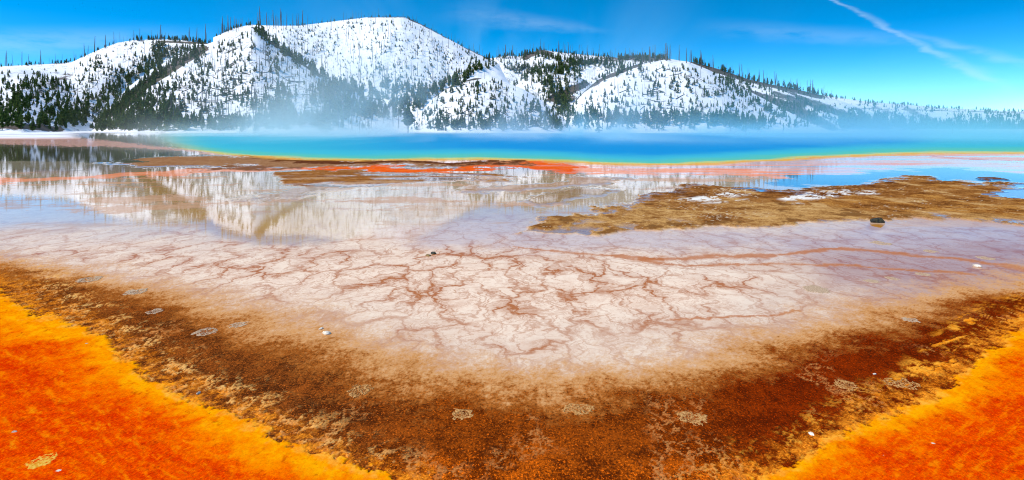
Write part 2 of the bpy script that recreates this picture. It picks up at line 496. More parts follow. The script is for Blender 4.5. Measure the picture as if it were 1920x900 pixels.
    far([(860, 356), (980, 345), (1080, 330), (1180, 336), (1100, 346), (960, 360), (900, 362)], 7, srgb(168, 120, 84), srgb(200, 160, 130), w=0.35, a=0.8, ve=0.0, h=0.03, o=0.85)
    far([(985, 378), (1090, 352), (1160, 352), (1130, 368), (1060, 384), (1010, 390)], 8, srgb(178, 140, 96), srgb(150, 108, 76), w=0.5, a=0.8, ve=0.0, h=0.02, o=0.8)
    # the long bar on the right
    bar = [(960, 430), (1010, 410), (1100, 396), (1180, 384), (1200, 366), (1290, 352), (1340, 348), (1420, 350), (1500, 352), (1600, 346), (1660, 338), (1710, 331),
           (1745, 331), (1760, 340), (1840, 349), (1920, 352), (2300, 356), (2300, 410), (1920, 420), (1830, 417), (1720, 411), (1650, 416), (1560, 425), (1440, 431), (1300, 434), (1160, 431), (1080, 427)]
    far(bar, 4, srgb(204, 154, 90), srgb(140, 90, 42), w=0.05, a=1.0, ve=0.0, sp=0.5, h=0.035)
    far([(1440, 352), (1600, 346), (1660, 338), (1710, 331), (1745, 331), (1840, 349), (1920, 352), (2300, 356), (2300, 405), (1920, 414), (1760, 404), (1640, 398), (1540, 384), (1470, 376)], 8,
        srgb(122, 64, 20), srgb(194, 136, 66), w=0.03, a=1.0, ve=0.0, sp=0.5, h=0.04)
    far([(1195, 372), (1220, 362), (1290, 351), (1340, 348), (1440, 350), (1560, 348), (1560, 356), (1400, 358), (1340, 366), (1270, 377), (1210, 378)], 5,
        srgb(76, 42, 20), srgb(120, 72, 36), w=0.06, a=0.8, ve=0.0, sp=0.5, h=0.05)
    far([(1400, 361), (1560, 349), (1700, 336), (1740, 334), (1700, 342), (1560, 364), (1450, 370)], 7, srgb(84, 44, 18), srgb(130, 74, 34), w=0.05, a=0.8, ve=0.0, sp=0.5, h=0.05)
    bsd = sdf(bar, uu, vf, 4.0) + brk
    inb = ss(-2, 6, bsd)
    b1 = fbm(x * 0.42, y * 0.30, 121, 5, 0.66)
    b2 = fbm(x * 0.95, y * 0.6, 127, 5, 0.68)
    put(inb * ss(-.06, .2, b1 + .25 * wob4 + .42 * ss(398, 362, v) - .12) * 0.9, srgb(110, 62, 26), srgb(170, 112, 54), w=0.05, a=1.0, sp=0.5)
    put(inb * ss(.18, .36, b2) * 0.8, srgb(214, 172, 112), srgb(170, 116, 60), w=0.03, a=0.9, sp=0.3)
    put(inb * ss(.20, .36, -b2 + .3 * b1) * 0.75, srgb(84, 46, 20), srgb(130, 80, 36), w=0.1, a=0.9, sp=0.5)
    put(inb * np.maximum(ss(26, 4, bsd), ss(70, 10, bsd) * ss(1400, 1150, u)) * ss(-.05, .2, b2 - .4 * b1) * 0.9, srgb(176, 140, 112), srgb(150, 108, 76), w=0.8, a=0.7, h=0.0)
    put(inb * ss(.34, .5, b1 * .5 + wob3 * .7) * 0.8, srgb(232, 210, 178), srgb(200, 160, 110), w=0.03, a=0.6)
    # crusts of white salt on it
    slt = fbm(x * 1.3, y * 0.5, 71, 4, 0.6)
    slp = np.maximum.reduce([ss(-8, 8, sdf(p_, uu, v, 4.0)) for p_ in (
        [(1250, 378), (1300, 372), (1400, 358), (1410, 366), (1330, 380)], [(1315, 384), (1400, 375), (1360, 383)],
        [(1455, 376), (1500, 362), (1590, 357), (1592, 366), (1530, 376), (1470, 379)], [(1600, 360), (1640, 359), (1640, 366), (1600, 367)], [(1490, 382), (1500, 384), (1480, 386)])])
    put(np.clip(slp * ss(0.0, 0.16, slt * .7 + 0.9 * wob4 + .08), 0, 1), srgb(238, 232, 222), srgb(214, 196, 170), 0.05, 0.5, 0.0, 0.0, h=0.052)
    # puddles behind and beside the bar, reflected sky blue put into their colour
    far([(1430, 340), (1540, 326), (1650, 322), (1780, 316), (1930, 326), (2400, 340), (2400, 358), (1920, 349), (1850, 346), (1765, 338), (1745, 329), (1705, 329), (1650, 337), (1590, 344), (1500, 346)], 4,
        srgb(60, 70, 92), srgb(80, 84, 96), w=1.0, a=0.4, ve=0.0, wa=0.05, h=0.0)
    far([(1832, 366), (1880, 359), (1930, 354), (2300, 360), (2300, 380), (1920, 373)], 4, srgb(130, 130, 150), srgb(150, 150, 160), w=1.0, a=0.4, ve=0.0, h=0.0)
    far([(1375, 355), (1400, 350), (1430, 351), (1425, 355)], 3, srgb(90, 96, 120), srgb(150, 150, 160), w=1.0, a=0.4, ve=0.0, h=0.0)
    far([(1840, 339), (1870, 336), (1895, 341), (1860, 346)], 4, srgb(100, 58, 30), srgb(130, 80, 44), w=0.1, a=0.6, ve=0.0, h=0.05)
    far([(1740, 291), (1800, 296), (1920, 302), (1920, 304), (1800, 300)], 3, srgb(214, 92, 60), srgb(224, 140, 110), w=0.4, a=0.6, ve=0.0)

    # ---- the pool
    d = pn - (v + wobf * 14 * k + wob * 5 * k)                   # rows inside the near rim
    far_in = ss(249.7, 250.2, v)
    inside = ss(-0.4, 0.6, d) * far_in
    inside *= ss(230, 430, u)  # left end faded out in the colour where steam veils it
    rim = ss(-6.0, -1.5, d + 2.5 * wob) * far_in * ss(320, 520, u) * (1 - inside)
    put(rim, srgb(226, 168, 70), srgb(222, 140, 50), 0.25, 0.6, 0, 0, 0.05)
    put(inside, srgb(206, 190, 90), srgb(180, 180, 80), 0.3, 0.4, 0, 0, 0.35)
    put(inside * ss(1.5, 5, d), srgb(84, 182, 160), srgb(100, 184, 150), 0.2, 0.3, 0, 0, 0.4)
    put(inside * ss(5, 14, d), srgb(62, 174, 188), srgb(70, 180, 190), 0.16, 0.3, 0, 0, 0.4)
    pale = ss(950, 500, u) + ss(1650, 1800, u)  # pool ends paler; on the left the steam's haze is put into colour
    put(inside * ss(12, 24, d) * (1 - 0.8 * pale), srgb(24, 136, 192), srgb(34, 150, 196), 0.16, 0.3, 0, 0, 0.4)
    z = z - 0.05 * inside
    # ---- far shore: sinter and snow
    sh = ss(249.9, 249.4, v) + ss(262, 258, v) * ss(190, 100, u)
    sh = np.clip(sh, 0, 1)
    bare = ss(0.1, 0.5, fbm(x * 0.05, y * 0.03, 81, 4))
    put(sh, srgb(236, 238, 242), srgb(214, 214, 216), 0.0, 0.4, 0, 0)
    put(sh * bare * 0.55, srgb(128, 112, 98), srgb(200, 196, 190), 0.0, 0.8, 0, 0)
    z = z + 0.25 * sh + 0.012 * wob * ss(-0.2, 1, q) * (v > 470) * 0.3
    # zone of each point for splitting the flat into named pieces
    zn = np.zeros(N, np.int8)
    zn[(ss(0.7, 1.5, q + 0.25 * wob2) > 0.5)] = 1
    zn[eL > 2] = 2
    zn[eR > 2] = 3
    bs = sdf(bar, uu, vf, 4.0)
    zn[(bs > 0)] = 4
    zn[inside > 0.5] = 5
    zn[sh > 0.5] = 6
    return c, c2, wet, amt, vein, spk, wav, flow, z, zn


def build_ground():
    us = np.concatenate([np.linspace(-900, -40, 90, endpoint=False), np.arange(-40, 1961, 2.3), np.linspace(1964, 2900, 90)])
    vs = np.concatenate([1 / np.linspace(1 / 2.6, 1 / 9.2, 30, endpoint=False) + HY, np.arange(249.2, 262, 0.35), np.arange(262, 335, 0.6),
                         np.arange(335, 460, 0.9), np.arange(460, 910, 1.4), np.linspace(912, 1300, 60)])
    vs = np.sort(vs)
    U, V = np.meshgrid(us, vs)
    Y = H * F / (V - HY)
    X = (U - CX) / F * Y
    c, c2, wet, amt, vein, spk, wav, flow, z, zn = paint(U, V, X, Y)
    nr, nc = U.shape
    co = np.stack([X, Y, z], -1).reshape(-1, 3)
    idx = np.arange(nr * nc).reshape(nr, nc)
    fc = np.stack([idx[:-1, :-1], idx[:-1, 1:], idx[1:, 1:], idx[1:, :-1]], -1).reshape(-1, 4)[:, ::-1]
    fz = zn[:-1, :-1].reshape(-1)
    A1 = np.concatenate([c, wet[..., None]], -1).reshape(-1, 4)
    A2 = np.concatenate([c2, amt[..., None]], -1).reshape(-1, 4)
    A3 = np.stack([vein, spk, wav], -1).reshape(-1, 3)
    A4 = flow.reshape(-1, 3)
    names = {0: ('shallow_water', 'pale sinter flat under a film of runoff water, crossed by rusty veins'),
             1: ('brown_mud', 'dark brown speckled microbial mud between the pale flat and the orange mats'),
             2: ('orange_mat', 'bright orange microbial mat with a yellow rim in the lower left corner'),
             3: ('orange_mat', 'red orange microbial mat with a yellow rim in the lower right corner'),
             4: ('mud_bar', 'tan and dark brown mud bar with white salt crusts on the right'),
             5: ('hot_spring_water', 'deep blue steaming hot spring pool with turquoise edge and yellow rim'),
             6: ('snow_shore', 'white snowy shore at the foot of the hills behind the pool')}
    for zid, (nm, lab) in names.items():
        f = fc[fz == zid]
        if not len(f):
            continue
        used, inv = np.unique(f.ravel(), return_inverse=True)
        me = mesh_np(nm, co[used], inv.reshape(-1, 4), GROUND)
        for an, arr, ty, ke in (('col', A1, 'FLOAT_COLOR', 'color'), ('col2', A2, 'FLOAT_COLOR', 'color'), ('aux', A3, 'FLOAT_VECTOR', 'vector'), ('flow', A4, 'FLOAT_VECTOR', 'vector')):
            a = me.attributes.new(an, ty, 'POINT')
            a.data.foreach_set(ke, arr[used].astype(np.float32).ravel())
        smooth(me)
        tag(link(nm, me), lab, kind='structure')


build_ground()

# wide base sheet out to the horizon
m, t, out = new_mat('snowy plain')
g = t.n('ShaderNodeTexCoord').outputs['Object']
sp = t.n('ShaderNodeSeparateXYZ')
t.put(sp.inputs[0], g)
nn = t.noise(g, 0.03, 5, 0.6)
fy = t.step(t.math('ADD', sp.outputs[1], t.math('MULTIPLY', nn, 60)), 150, 260)
cc = t.mix(fy, t.mix(t.noise(g, 1.2, 5, 0.65), (0.42, 0.24, 0.12), (0.62, 0.50, 0.42)), (0.80, 0.81, 0.84))
p = t.n('ShaderNodeBsdfPrincipled')
t.put(p.inputs['Base Color'], cc)
p.inputs['Roughness'].default_value = 0.8
t.put(out.inputs['Surface'], p.outputs[0])
S = 9000
tag(link('ground', mesh_np('ground', [(-S, -S, -0.12), (S, -S, -0.12), (S, S, -0.12), (-S, S, -0.12)], [(0, 1, 2, 3)], m)), kind='structure')

# ================================================================== HILLS
def make_snow_mat():
    m, t, out = new_mat('spring snow with bare soil')
    g = t.n('ShaderNodeTexCoord').outputs['Object']
    ba = t.attr('bare').outputs['Fac']
    n1 = t.noise(t.mapping(g, (1, 1, 0.6)), 0.09, 6, 0.65)
    n2 = t.noise(t.mapping(g, (1, 1, 0.5)), 0.45, 5, 0.7)
    w = t.math('ADD', t.math('MULTIPLY', n1, 0.5), t.math('MULTIPLY', n2, 0.5))
    f = t.step(t.math('ADD', t.math('SUBTRACT', w, 0.5), t.math('SUBTRACT', ba, 0.5)), -0.05, 0.06)
    soil = t.mix(t.noise(g, 0.25, 5, 0.7), (0.075, 0.055, 0.045), (0.16, 0.12, 0.095))
    soil = t.mix(t.math('MULTIPLY', t.step(t.noise(g, 0.06, 3), 0.45, 0.6), 0.5), soil, (0.06, 0.065, 0.03))
    snow = t.mix(n2, (0.86, 0.87, 0.90), (0.91, 0.91, 0.92))
    p = t.n('ShaderNodeBsdfPrincipled')
    t.put(p.inputs['Base Color'], t.mix(f, snow, soil))
    p.inputs['Roughness'].default_value = 0.75
    p.inputs['Specular IOR Level'].default_value = 0.25
    b = t.n('ShaderNodeBump')
    b.inputs['Strength'].default_value = 0.75
    b.inputs['Distance'].default_value = 1.4
    t.put(b.inputs['Height'], t.math('SUBTRACT', w, t.math('MULTIPLY', f, 0.25)))
    t.put(p.inputs['Normal'], b.outputs[0])
    t.put(out.inputs['Surface'], p.outputs[0])
    return m


SNOW = make_snow_mat()
# each hill: crest line as seen (u, v), distance of foot and crest, lines of bare soil (polyline, half width px, amount)
HILLS = {
    'A': dict(ridge=[(-1400, 170), (-500, 135), (-200, 130), (0, 124), (60, 121), (110, 118), (135, 116), (160, 104), (190, 91), (220, 80), (250, 75), (300, 73), (345, 75), (380, 80), (420, 84), (470, 110), (560, 200), (600, 249)],
              yf=[(-1400, 300), (40, 300), (230, 500), (600, 520)], yc=640, lab='long snowy hill at the left with a dark wooded gully', bare=[([(20, 120), (110, 117)], 4, .7), ([(300, 78), (420, 82)], 3, .7), ([(0, 210), (60, 180), (130, 140)], 14, .5), ([(0, 236), (60, 238), (110, 243)], 8, .75)]),
    'C': dict(ridge=[(400, 70), (440, 52), (470, 46), (520, 48), (560, 48), (600, 43), (640, 38), (690, 32), (755, 31), (770, 36), (790, 45), (840, 72), (870, 88), (900, 102), (930, 116), (980, 150), (1060, 240), (1070, 249)],
              yf=560, yc=780, lab='highest snowy hill in the centre with a smooth open face', bare=[([(690, 31), (760, 31), (800, 50), (900, 102), (930, 116)], 2.5, .8), ([(600, 60), (640, 80), (665, 95)], 5, .35)]),
    'D': dict(ridge=[(800, 190), (850, 140), (900, 113), (950, 104), (975, 106), (1000, 97), (1015, 93), (1050, 98), (1110, 104), (1160, 108), (1250, 109), (1300, 118), (1350, 150), (1400, 249)],
              yf=570, yc=800, lab='wooded snowy ridge behind, right of the highest hill', bare=[([(985, 108), (1010, 96), (1030, 102)], 8, .7), ([(1060, 120), (1160, 110), (1250, 110)], 10, .55), ([(960, 130), (1060, 125)], 7, .5)]),
    'G': dict(ridge=[(880, 249), (930, 195), (960, 165), (990, 143), (1030, 133), (1080, 140), (1120, 165), (1160, 200), (1200, 249)],
              yf=420, yc=560, lab='low wooded snowy knoll between the two rounded hills', bare=[([(1035, 185), (1080, 165), (1140, 135)], 9, .8), ([(1045, 190), (1070, 185)], 12, .6)]),
    'J': dict(ridge=[(1200, 160), (1250, 118), (1300, 116), (1350, 130), (1400, 147), (1440, 157), (1480, 164), (1540, 178), (1580, 190), (1620, 205), (1680, 230), (1720, 249)],
              yf=[(1200, 470), (1500, 460), (1720, 380)], yc=660, lab='brown streaked right flank with a fringe of trees on its crest', bare=[([(1290, 116), (1400, 148), (1540, 180)], 9, .72), ([(1330, 150), (1420, 185), (1500, 200)], 11, .62), ([(1400, 175), (1480, 200), (1560, 240)], 16, .62), ([(1450, 175), (1580, 215)], 10, .58), ([(1500, 185), (1640, 235)], 12, .6)]),
    'K': dict(ridge=[(1300, 190), (1450, 180), (1540, 178), (1600, 187), (1640, 192), (1700, 196), (1760, 202), (1840, 206), (1920, 209), (2100, 215), (2700, 228), (3400, 236)],
              yf=800, yc=1700, lab='far low snowy range fading to the right', bare=[([(1500, 200), (1920, 212), (2700, 230)], 2, .55), ([(1560, 195), (1640, 225)], 9, .52), ([(1640, 200), (1700, 225)], 8, .52), ([(1700, 205), (1760, 232)], 10, .55), ([(1840, 232), (1880, 215)], 7, .5), ([(1540, 236), (2700, 240)], 8, .75)]),
    'B': dict(ridge=[(125, 249), (162, 236), (195, 212), (238, 165), (285, 129), (340, 99), (400, 78), (440, 62), (472, 49), (482, 54), (500, 70), (530, 92), (560, 114), (620, 150), (680, 178), (740, 200), (800, 228), (850, 249)],
              yf=306, yc=520, lab='steep snowy shoulder in front of the highest hill', bare=[([(215, 215), (240, 190), (262, 166), (315, 132), (380, 92)], 11, .78), ([(478, 50), (520, 85), (600, 140)], 7, .72), ([(520, 80), (600, 140), (680, 178)], 5, .5), ([(365, 95), (345, 110)], 6, .5)]),
    'E': dict(ridge=[(1020, 249), (1060, 215), (1085, 180), (1120, 150), (1160, 130), (1200, 119), (1250, 111), (1290, 115), (1330, 131), (1400, 168), (1470, 205), (1530, 235), (1570, 249)],
              yf=304, yc=460, lab='broad rounded snow hill right of the centre', bare=[([(1070, 195), (1090, 172), (1130, 148), (1200, 119)], 6, .75), ([(1250, 128), (1310, 150), (1360, 175)], 2.5, .5), ([(1330, 130), (1400, 168), (1500, 220)], 6, .45)]),
    'I': dict(ridge=[(760, 249), (785, 215), (815, 180), (850, 158), (890, 146), (930, 147), (980, 166), (1030, 197), (1060, 225), (1090, 249)],
              yf=304, yc=410, lab='small rounded snow hill at the water in the centre', bare=[([(815, 180), (850, 155), (900, 145)], 5, .7), ([(910, 240), (980, 246)], 4, .4)]),
}
NT_ = 84


def hill_point(h, u, t):
    """world position on a hill: t 0 foot .. 1 crest .. 1.6 far side"""
    ry = interp(h['ridge'], u)
    yc = h['yc'] * (1 + 0.05 * noise(u * 0.006, u * 0 + h['sd'], 5))
    zc = np.maximum(H + (HY - ry) / F * yc, -0.6)
    yf = (interp(h['yf'], u) if isinstance(h['yf'], list) else h['yf']) * (1 + 0.05 * noise(u * 0.008, u * 0 + h['sd'] + 9, 6))
    # low crests have their foot nearer the crest
    yf = yc - (yc - yf) * np.clip(zc / 40.0, 0.15, 1.0) ** 0.5
    y = yf + (yc - yf) * t
    prof = np.where(t <= 1, 0.28 * t + 0.72 * ss(-0.15, 1.12, t) / ss(-0.15, 1.12, np.array(1.0)) , 1 - 0.9 * ss(1.0, 1.75, t))
    prof = np.where(t <= 1, (prof - prof_0) / (1 - prof_0), prof)
    x = (u - CX) / F * y
    ridg = fbm(x * 0.012 + h['sd'], y * 0.006, 91 + h['sd'], 5, 0.5)
    z = zc * prof * (1 + 0.17 * ridg * np.sin(np.clip(t, 0, 1) * np.pi)) - 0.15 + 0.5 * fbm(x * 0.06, y * 0.06, 33, 3) * np.clip(t * 5, 0, 1) * np.clip((1.02 - t) * 8, 0, 1)
    return x, y, z


prof_0 = 0.72 * float(ss(-0.15, 1.12, np.array(0.0)) / ss(-0.15, 1.12, np.array(1.0)))
for i, (k, h) in enumerate(HILLS.items()):
    h['sd'] = i * 3 + 1
    r = np.array(h['ridge'], float)
    u0, u1 = r[0, 0], r[-1, 0]
    us = np.arange(u0, u1 + 0.1, 4.0 if k not in 'AK' else 6.0)
    ts = np.concatenate([np.linspace(0, 1, NT_), np.linspace(1.05, 1.75, 14)])
    U, T = np.meshgrid(us, ts)
    X, Y, Z = hill_point(h, U, T)
    V = HY - (Z - H) / Y * F
    UP = CX + X / Y * F
    h['front'] = (us, V.min(0))
    bare = np.zeros(U.shape)
    for pl, w, a in h['bare']:
        dd = seg(pl, UP + 5 * noise(U * 0.05, V * 0.08, 8), V, 1.3)
        bare = np.maximum(bare, a * ss(w * 1.7, w * 0.3, dd))
    if k in 'ABCDGIE':
        pb = fbm(U * 0.03, V * 0.06, 15, 4)
        bare = np.maximum(bare, {'A': .41, 'B': .42, 'C': .34, 'D': .42, 'G': .42, 'I': .39, 'E': .37}[k] + .07 * pb)
    if k in 'JK':
        stx = fbm((UP * 0.5 + V * 1.0) * 0.02, (V - UP * 0.42) * 0.11, 12, 4)
        bare = np.maximum(bare, (0.56 if k == 'J' else 0.50) * ss(-0.15, 0.45, stx))
    nr, nc = U.shape
    idx = np.arange(nr * nc).reshape(nr, nc)
    fc = np.stack([idx[:-1, :-1], idx[:-1, 1:], idx[1:, 1:], idx[1:, :-1]], -1).reshape(-1, 4)
    me = mesh_np('snowy_hill', np.stack([X, Y, Z], -1).reshape(-1, 3), fc, SNOW)
    a = me.attributes.new('bare', 'FLOAT', 'POINT')
    a.data.foreach_set('value', bare.astype(np.float32).ravel())
    smooth(me)
    o = link('snowy_hill', me)
    tag(o, h['lab'], kind='structure')
    h['bare_fn'] = bare

# ================================================================== TREES
def plain(name, col, col2, scale, rough=0.85, spec=0.2):
    m, t, out = new_mat(name)
    g = t.n('ShaderNodeTexCoord').outputs['Object']
    info = t.n('ShaderNodeNewGeometry').outputs['Random Per Island']
    n = t.noise(g, scale, 4, 0.65)
    f = t.math('ADD', t.math('MULTIPLY', n, 0.6), t.math('MULTIPLY', info, 0.4))
    p = t.n('ShaderNodeBsdfPrincipled')
    t.put(p.inputs['Base Color'], t.mix(t.step(f, 0.3, 0.7), col, col2))
    p.inputs['Roughness'].default_value = rough
    p.inputs['Specular IOR Level'].default_value = spec
    t.put(out.inputs['Surface'], p.outputs[0])
    return m


NEEDLE = plain('lodgepole needles', (0.050, 0.092, 0.014), (0.125, 0.185, 0.032), 1.2)
BARK = plain('grey brown bark', (0.045, 0.036, 0.030), (0.10, 0.085, 0.072), 2.0)
DEAD = plain('weathered dead wood', (0.055, 0.054, 0.058), (0.15, 0.145, 0.148), 0.6)
CHAR = plain('charred wet log', (0.030, 0.026, 0.024), (0.075, 0.062, 0.055), 0.8)


def tube(pts, rad, n=5):
    """tapered tube along points; returns verts, quads"""
    vs, fs = [], []
    for i, (p_, r) in enumerate(zip(pts, rad)):
        for k in range(n):
            a = 2 * math.pi * k / n
            vs.append((p_[0] + r * math.cos(a), p_[1] + r * math.sin(a), p_[2]))
    for i in range(len(pts) - 1):
        for k in range(n):
            fs.append((i * n + k, i * n + (k + 1) % n, (i + 1) * n + (k + 1) % n, (i + 1) * n + k))
    return np.array(vs), np.array(fs)


def crown_unit(seed, wid=0.24, base=0.08, whorls=13, gap=0.12, frond=7):
    """crown of a unit-high young pine: drooping fronds in uneven whorls, two tilted leaf faces each"""
    R = random.Random(seed)
    vs, fs = [], []
    for w in range(whorls):
        q = w / (whorls - 1)
        z = base + (0.97 - base) * q ** 0.95
        r = wid * (1 - q) ** 0.72 * (0.75 + 0.5 * R.random()) * (0.55 + 0.45 * min(1, q / 0.12)) + 0.015
        for k in range(frond):
            if R.random() < gap:
                continue
            a = 2 * math.pi * (k + R.random() * 0.8) / frond + w * 1.1
            rr = r * (0.65 + 0.6 * R.random())
            dz = R.uniform(-0.03, 0.05)
            up = R.uniform(0.03, 0.075)
            ca, sa = math.cos(a), math.sin(a)
            wd = 0.30 * rr + 0.018
            b = len(vs)
            vs += [(0.008 * ca, 0.008 * sa, z + up), (0.55 * rr * ca - wd * sa, 0.55 * rr * sa + wd * ca, z + dz + 0.2 * up),
                   (rr * ca, rr * sa, z + dz - 0.01), (0.55 * rr * ca + wd * sa, 0.55 * rr * sa - wd * ca, z + dz - 0.1 * up),
                   (0.5 * rr * ca, 0.5 * rr * sa, z + up * 1.3 + dz), (0.45 * rr * ca, 0.45 * rr * sa, z - 0.045)]
            fs += [(b, b + 1, b + 2, b + 4), (b, b + 4, b + 2, b + 3), (b, b + 5, b + 2, b + 1)]
    b = len(vs)
    vs += [(0.02, 0, 0.93), (-0.012, 0.018, 0.93), (-0.012, -0.018, 0.93), (0, 0, 1.03)]
    fs += [(b, b + 1, b + 3, b + 3), (b + 1, b + 2, b + 3, b + 3), (b + 2, b, b + 3, b + 3)]
    return np.array(vs, float), [f if f[2] != f[3] else f[:3] for f in fs]


def tris(fs):
    out_ = []
    for f in fs:
        out_.append((f[0], f[1], f[2]))
        if len(f) == 4:
            out_.append((f[0], f[2], f[3]))
    return np.array(out_)


CROWNS = []
for s, w_, ba_, wh, gp in ((1, .20, .06, 12, .15), (2, .26, .05, 11, .12), (3, .17, .10, 13, .2), (4, .30, .04, 10, .15), (5, .22, .14, 12, .25), (6, .15, .2, 12, .3)):
    v_, f_ = crown_unit(s, w_, ba_, wh, gp)
    CROWNS.append((v_, tris(f_)))
TRUNKV, TRUNKF = tube([(0, 0, -0.04), (0.004, 0, 0.4), (0, 0.003, 0.92)], [0.026, 0.017, 0.004], 5)
TRUNKF = tris(TRUNKF)


def snag_unit(seed, stubs):
    """bare dead pole, unit high, slightly crooked, with broken branch stubs"""
    R = random.Random(seed)
    dx, dy = R.uniform(-.02, .02), R.uniform(-.02, .02)
    pts = [(dx * q * 1.5 + R.uniform(-.004, .004), dy * q, -0.03 + 1.03 * q) for q in (0, .2, .45, .7, .9, 1)]
    rad = [.0135, .0125, .011, .0085, .005, .002]
    v_, f_ = tube(pts, rad, 5)
    vs, fs = [v_], [tris(f_)]
    nv = len(v_)
    for k in range(stubs):
        z = R.uniform(.3, .95)
        a = R.uniform(0, 2 * math.pi)
        L = R.uniform(.025, .085) * (1.1 - 0.4 * z)
        ca, sa = math.cos(a), math.sin(a)
        r = .0035
        dz = R.uniform(-.03, .03)
        ox = dx * z * 1.5
        sv = np.array([(ox - r * sa, r * ca, z), (ox + r * sa, -r * ca, z), (ox, 0, z + 2 * r), (ox + L * ca, L * sa, z + dz)])
        sf = np.array([(0, 1, 3), (1, 2, 3), (2, 0, 3)]) + nv
        vs.append(sv)
        fs.append(sf)
        nv += 4
    return np.concatenate(vs), np.concatenate(fs)


SNAGS = [snag_unit(10 + i, n_) for i, n_ in enumerate((5, 9, 3, 16, 22, 0, 12))]

# ---- where trees stand: wooded lines and patches seen on the slopes: (hills, polyline, half width, count, size m lo/hi)
ORDER = sorted(HILLS, key=lambda k: HILLS[k]['yc'])


def occluded(k, u, v):
    yc = HILLS[k]['yc']
    for j in ORDER:
        if HILLS[j]['yc'] < yc:
            us, fr = HILLS[j]['front']
            if us[0] <= u <= us[-1] and v > np.interp(u, us, fr) + 2:
                return True
    return False


LUT = {}
for k, h in HILLS.items():
    tt = np.linspace(0, 1, 121)
    h['tt'] = tt


def column(k, u):
    key = (k, round(u))
    if key not in LUT:
        h = HILLS[k]
        X, Y, Z = hill_point(h, np.full(121, float(round(u))), h['tt'])
        LUT[key] = (X, Y, Z, HY - (Z - H) / Y * F)
    return LUT[key]


def place(k, u, v):
    """stand a point seen at (u, v) on hill k; None when the hill does not show there"""
    h = HILLS[k]
    r = h['ridge']
    if not (r[0][0] + 3 < u < r[-1][0] - 3):
        return None
    X, Y, Z, V = column(k, u)
    if v < V.min() - 3 or v > V[0]:
        return None
    i = int(np.argmax(V <= max(v, V.min() + 0.01)))
    if occluded(k, u, v):
        return None
    return float(X[i]), float(Y[i]), float(Z[i])


conifers, snags, logs = [], [], []      # (hill, u, v, xyz, height m)
RR = random.Random(21)


def along(pl, s):
    L = [math.hypot(b[0] - a[0], b[1] - a[1]) for a, b in zip(pl[:-1], pl[1:])]
    d = s * sum(L)
    for (a, b), l in zip(zip(pl[:-1], pl[1:]), L):
        if d <= l or (a, b) == (pl[-2], pl[-1]):
            q = d / l
            return a[0] + (b[0] - a[0]) * q, a[1] + (b[1] - a[1]) * q
        d -= l


def scatter(dst, hills, pl, w, n, lo, hi, skew=1.0):
    for _ in range(n):
        u, v = along(pl, RR.random())
        u += RR.gauss(0, w * 0.9)
        v += RR.gauss(0, w * 0.6)
        for k in hills:
            p = place(k, u, v)
            if p:
                dst.append((k, u, v, p, lo + (hi - lo) * RR.random() ** skew))
                break


def crest(dst, k, u0, u1, n, lo, hi, depth=2.0, skew=1.0):
    for _ in range(n):
        u = RR.uniform(u0, u1)
        us, fr = HILLS[k]['front']
        v = float(np.interp(u, us, fr)) + RR.random() * depth
        p = place(k, u, v)
        if p:
            dst.append((k, u, v, p, lo + (hi - lo) * RR.random() ** skew))


def face(dst, hills, poly, n, lo, hi, skew=1.0, clump=0.0):
    P_ = np.array(poly, float)
    u0, v0 = P_.min(0)
    u1, v1 = P_.max(0)
    got = tries = 0
    while got < n and tries < n * 12:
        tries += 1
        u, v = RR.uniform(u0, u1), RR.uniform(v0, v1)
        if float(sdf(poly, np.array([u]), np.array([v]))[0]) < 0:
            continue
        if clump and float(fbm(np.array([u * 0.02]), np.array([v * 0.035]), 77, 3)[0]) < RR.uniform(-clump, clump * 1.2):
            continue
        for k in hills:
            p = place(k, u, v)
            if p:
                dst.append((k, u, v, p, lo + (hi - lo) * RR.random() ** skew))
                got += 1
                break


FRONT = ['I', 'B', 'E', 'G', 'A', 'J', 'C', 'D', 'K']
# left hill
face(conifers, ['A', 'B'], [(-150, 190), (60, 188), (150, 195), (215, 205), (230, 247), (-150, 247)], 300, 4.0, 8.5)
face(conifers, ['A'], [(-150, 140), (60, 135), (120, 160), (60, 190), (-150, 195)], 90, 3.5, 6.5)
face(conifers, ['A'], [(40, 190), (190, 100), (360, 85), (300, 130), (230, 180), (140, 200)], 190, 2.5, 5.5, 1.3, 0.5)
scatter(conifers, ['B', 'A'], [(110, 235), (170, 205), (235, 155), (300, 108), (345, 85)], 12, 200, 4, 8)
scatter(conifers, ['B', 'A'], [(290, 130), (300, 85)], 8, 50, 4, 7.5)
scatter(conifers, ['A'], [(30, 175), (80, 155), (130, 170)], 9, 50, 4, 6.5)
crest(conifers, 'A', 255, 430, 70, 3, 6)
crest(conifers, 'A', -100, 140, 60, 2.5, 5)
crest(conifers, 'A', 140, 255, 16, 2, 4.5)
scatter(conifers, ['B'], [(150, 243), (200, 222), (245, 185), (300, 140), (380, 95)], 9, 190, 4, 8)
# near shoulder
face(conifers, ['B'], [(260, 190), (400, 95), (470, 65), (560, 125), (640, 180), (560, 246), (300, 246), (200, 246)], 260, 2.2, 6.0, 1.4, 0.6)
face(conifers, ['B'], [(190, 230), (250, 180), (330, 165), (350, 246), (160, 247)], 190, 4, 7.5)
face(conifers, ['B'], [(480, 190), (540, 175), (560, 235), (480, 245)], 60, 4, 8.5)
face(conifers, ['B'], [(580, 170), (640, 165), (640, 235), (585, 240)], 60, 5, 9)
scatter(conifers, ['B', 'C'], [(480, 55), (540, 105), (620, 155), (660, 178)], 6, 150, 4, 8)
crest(conifers, 'C', 400, 470, 26, 3, 6)
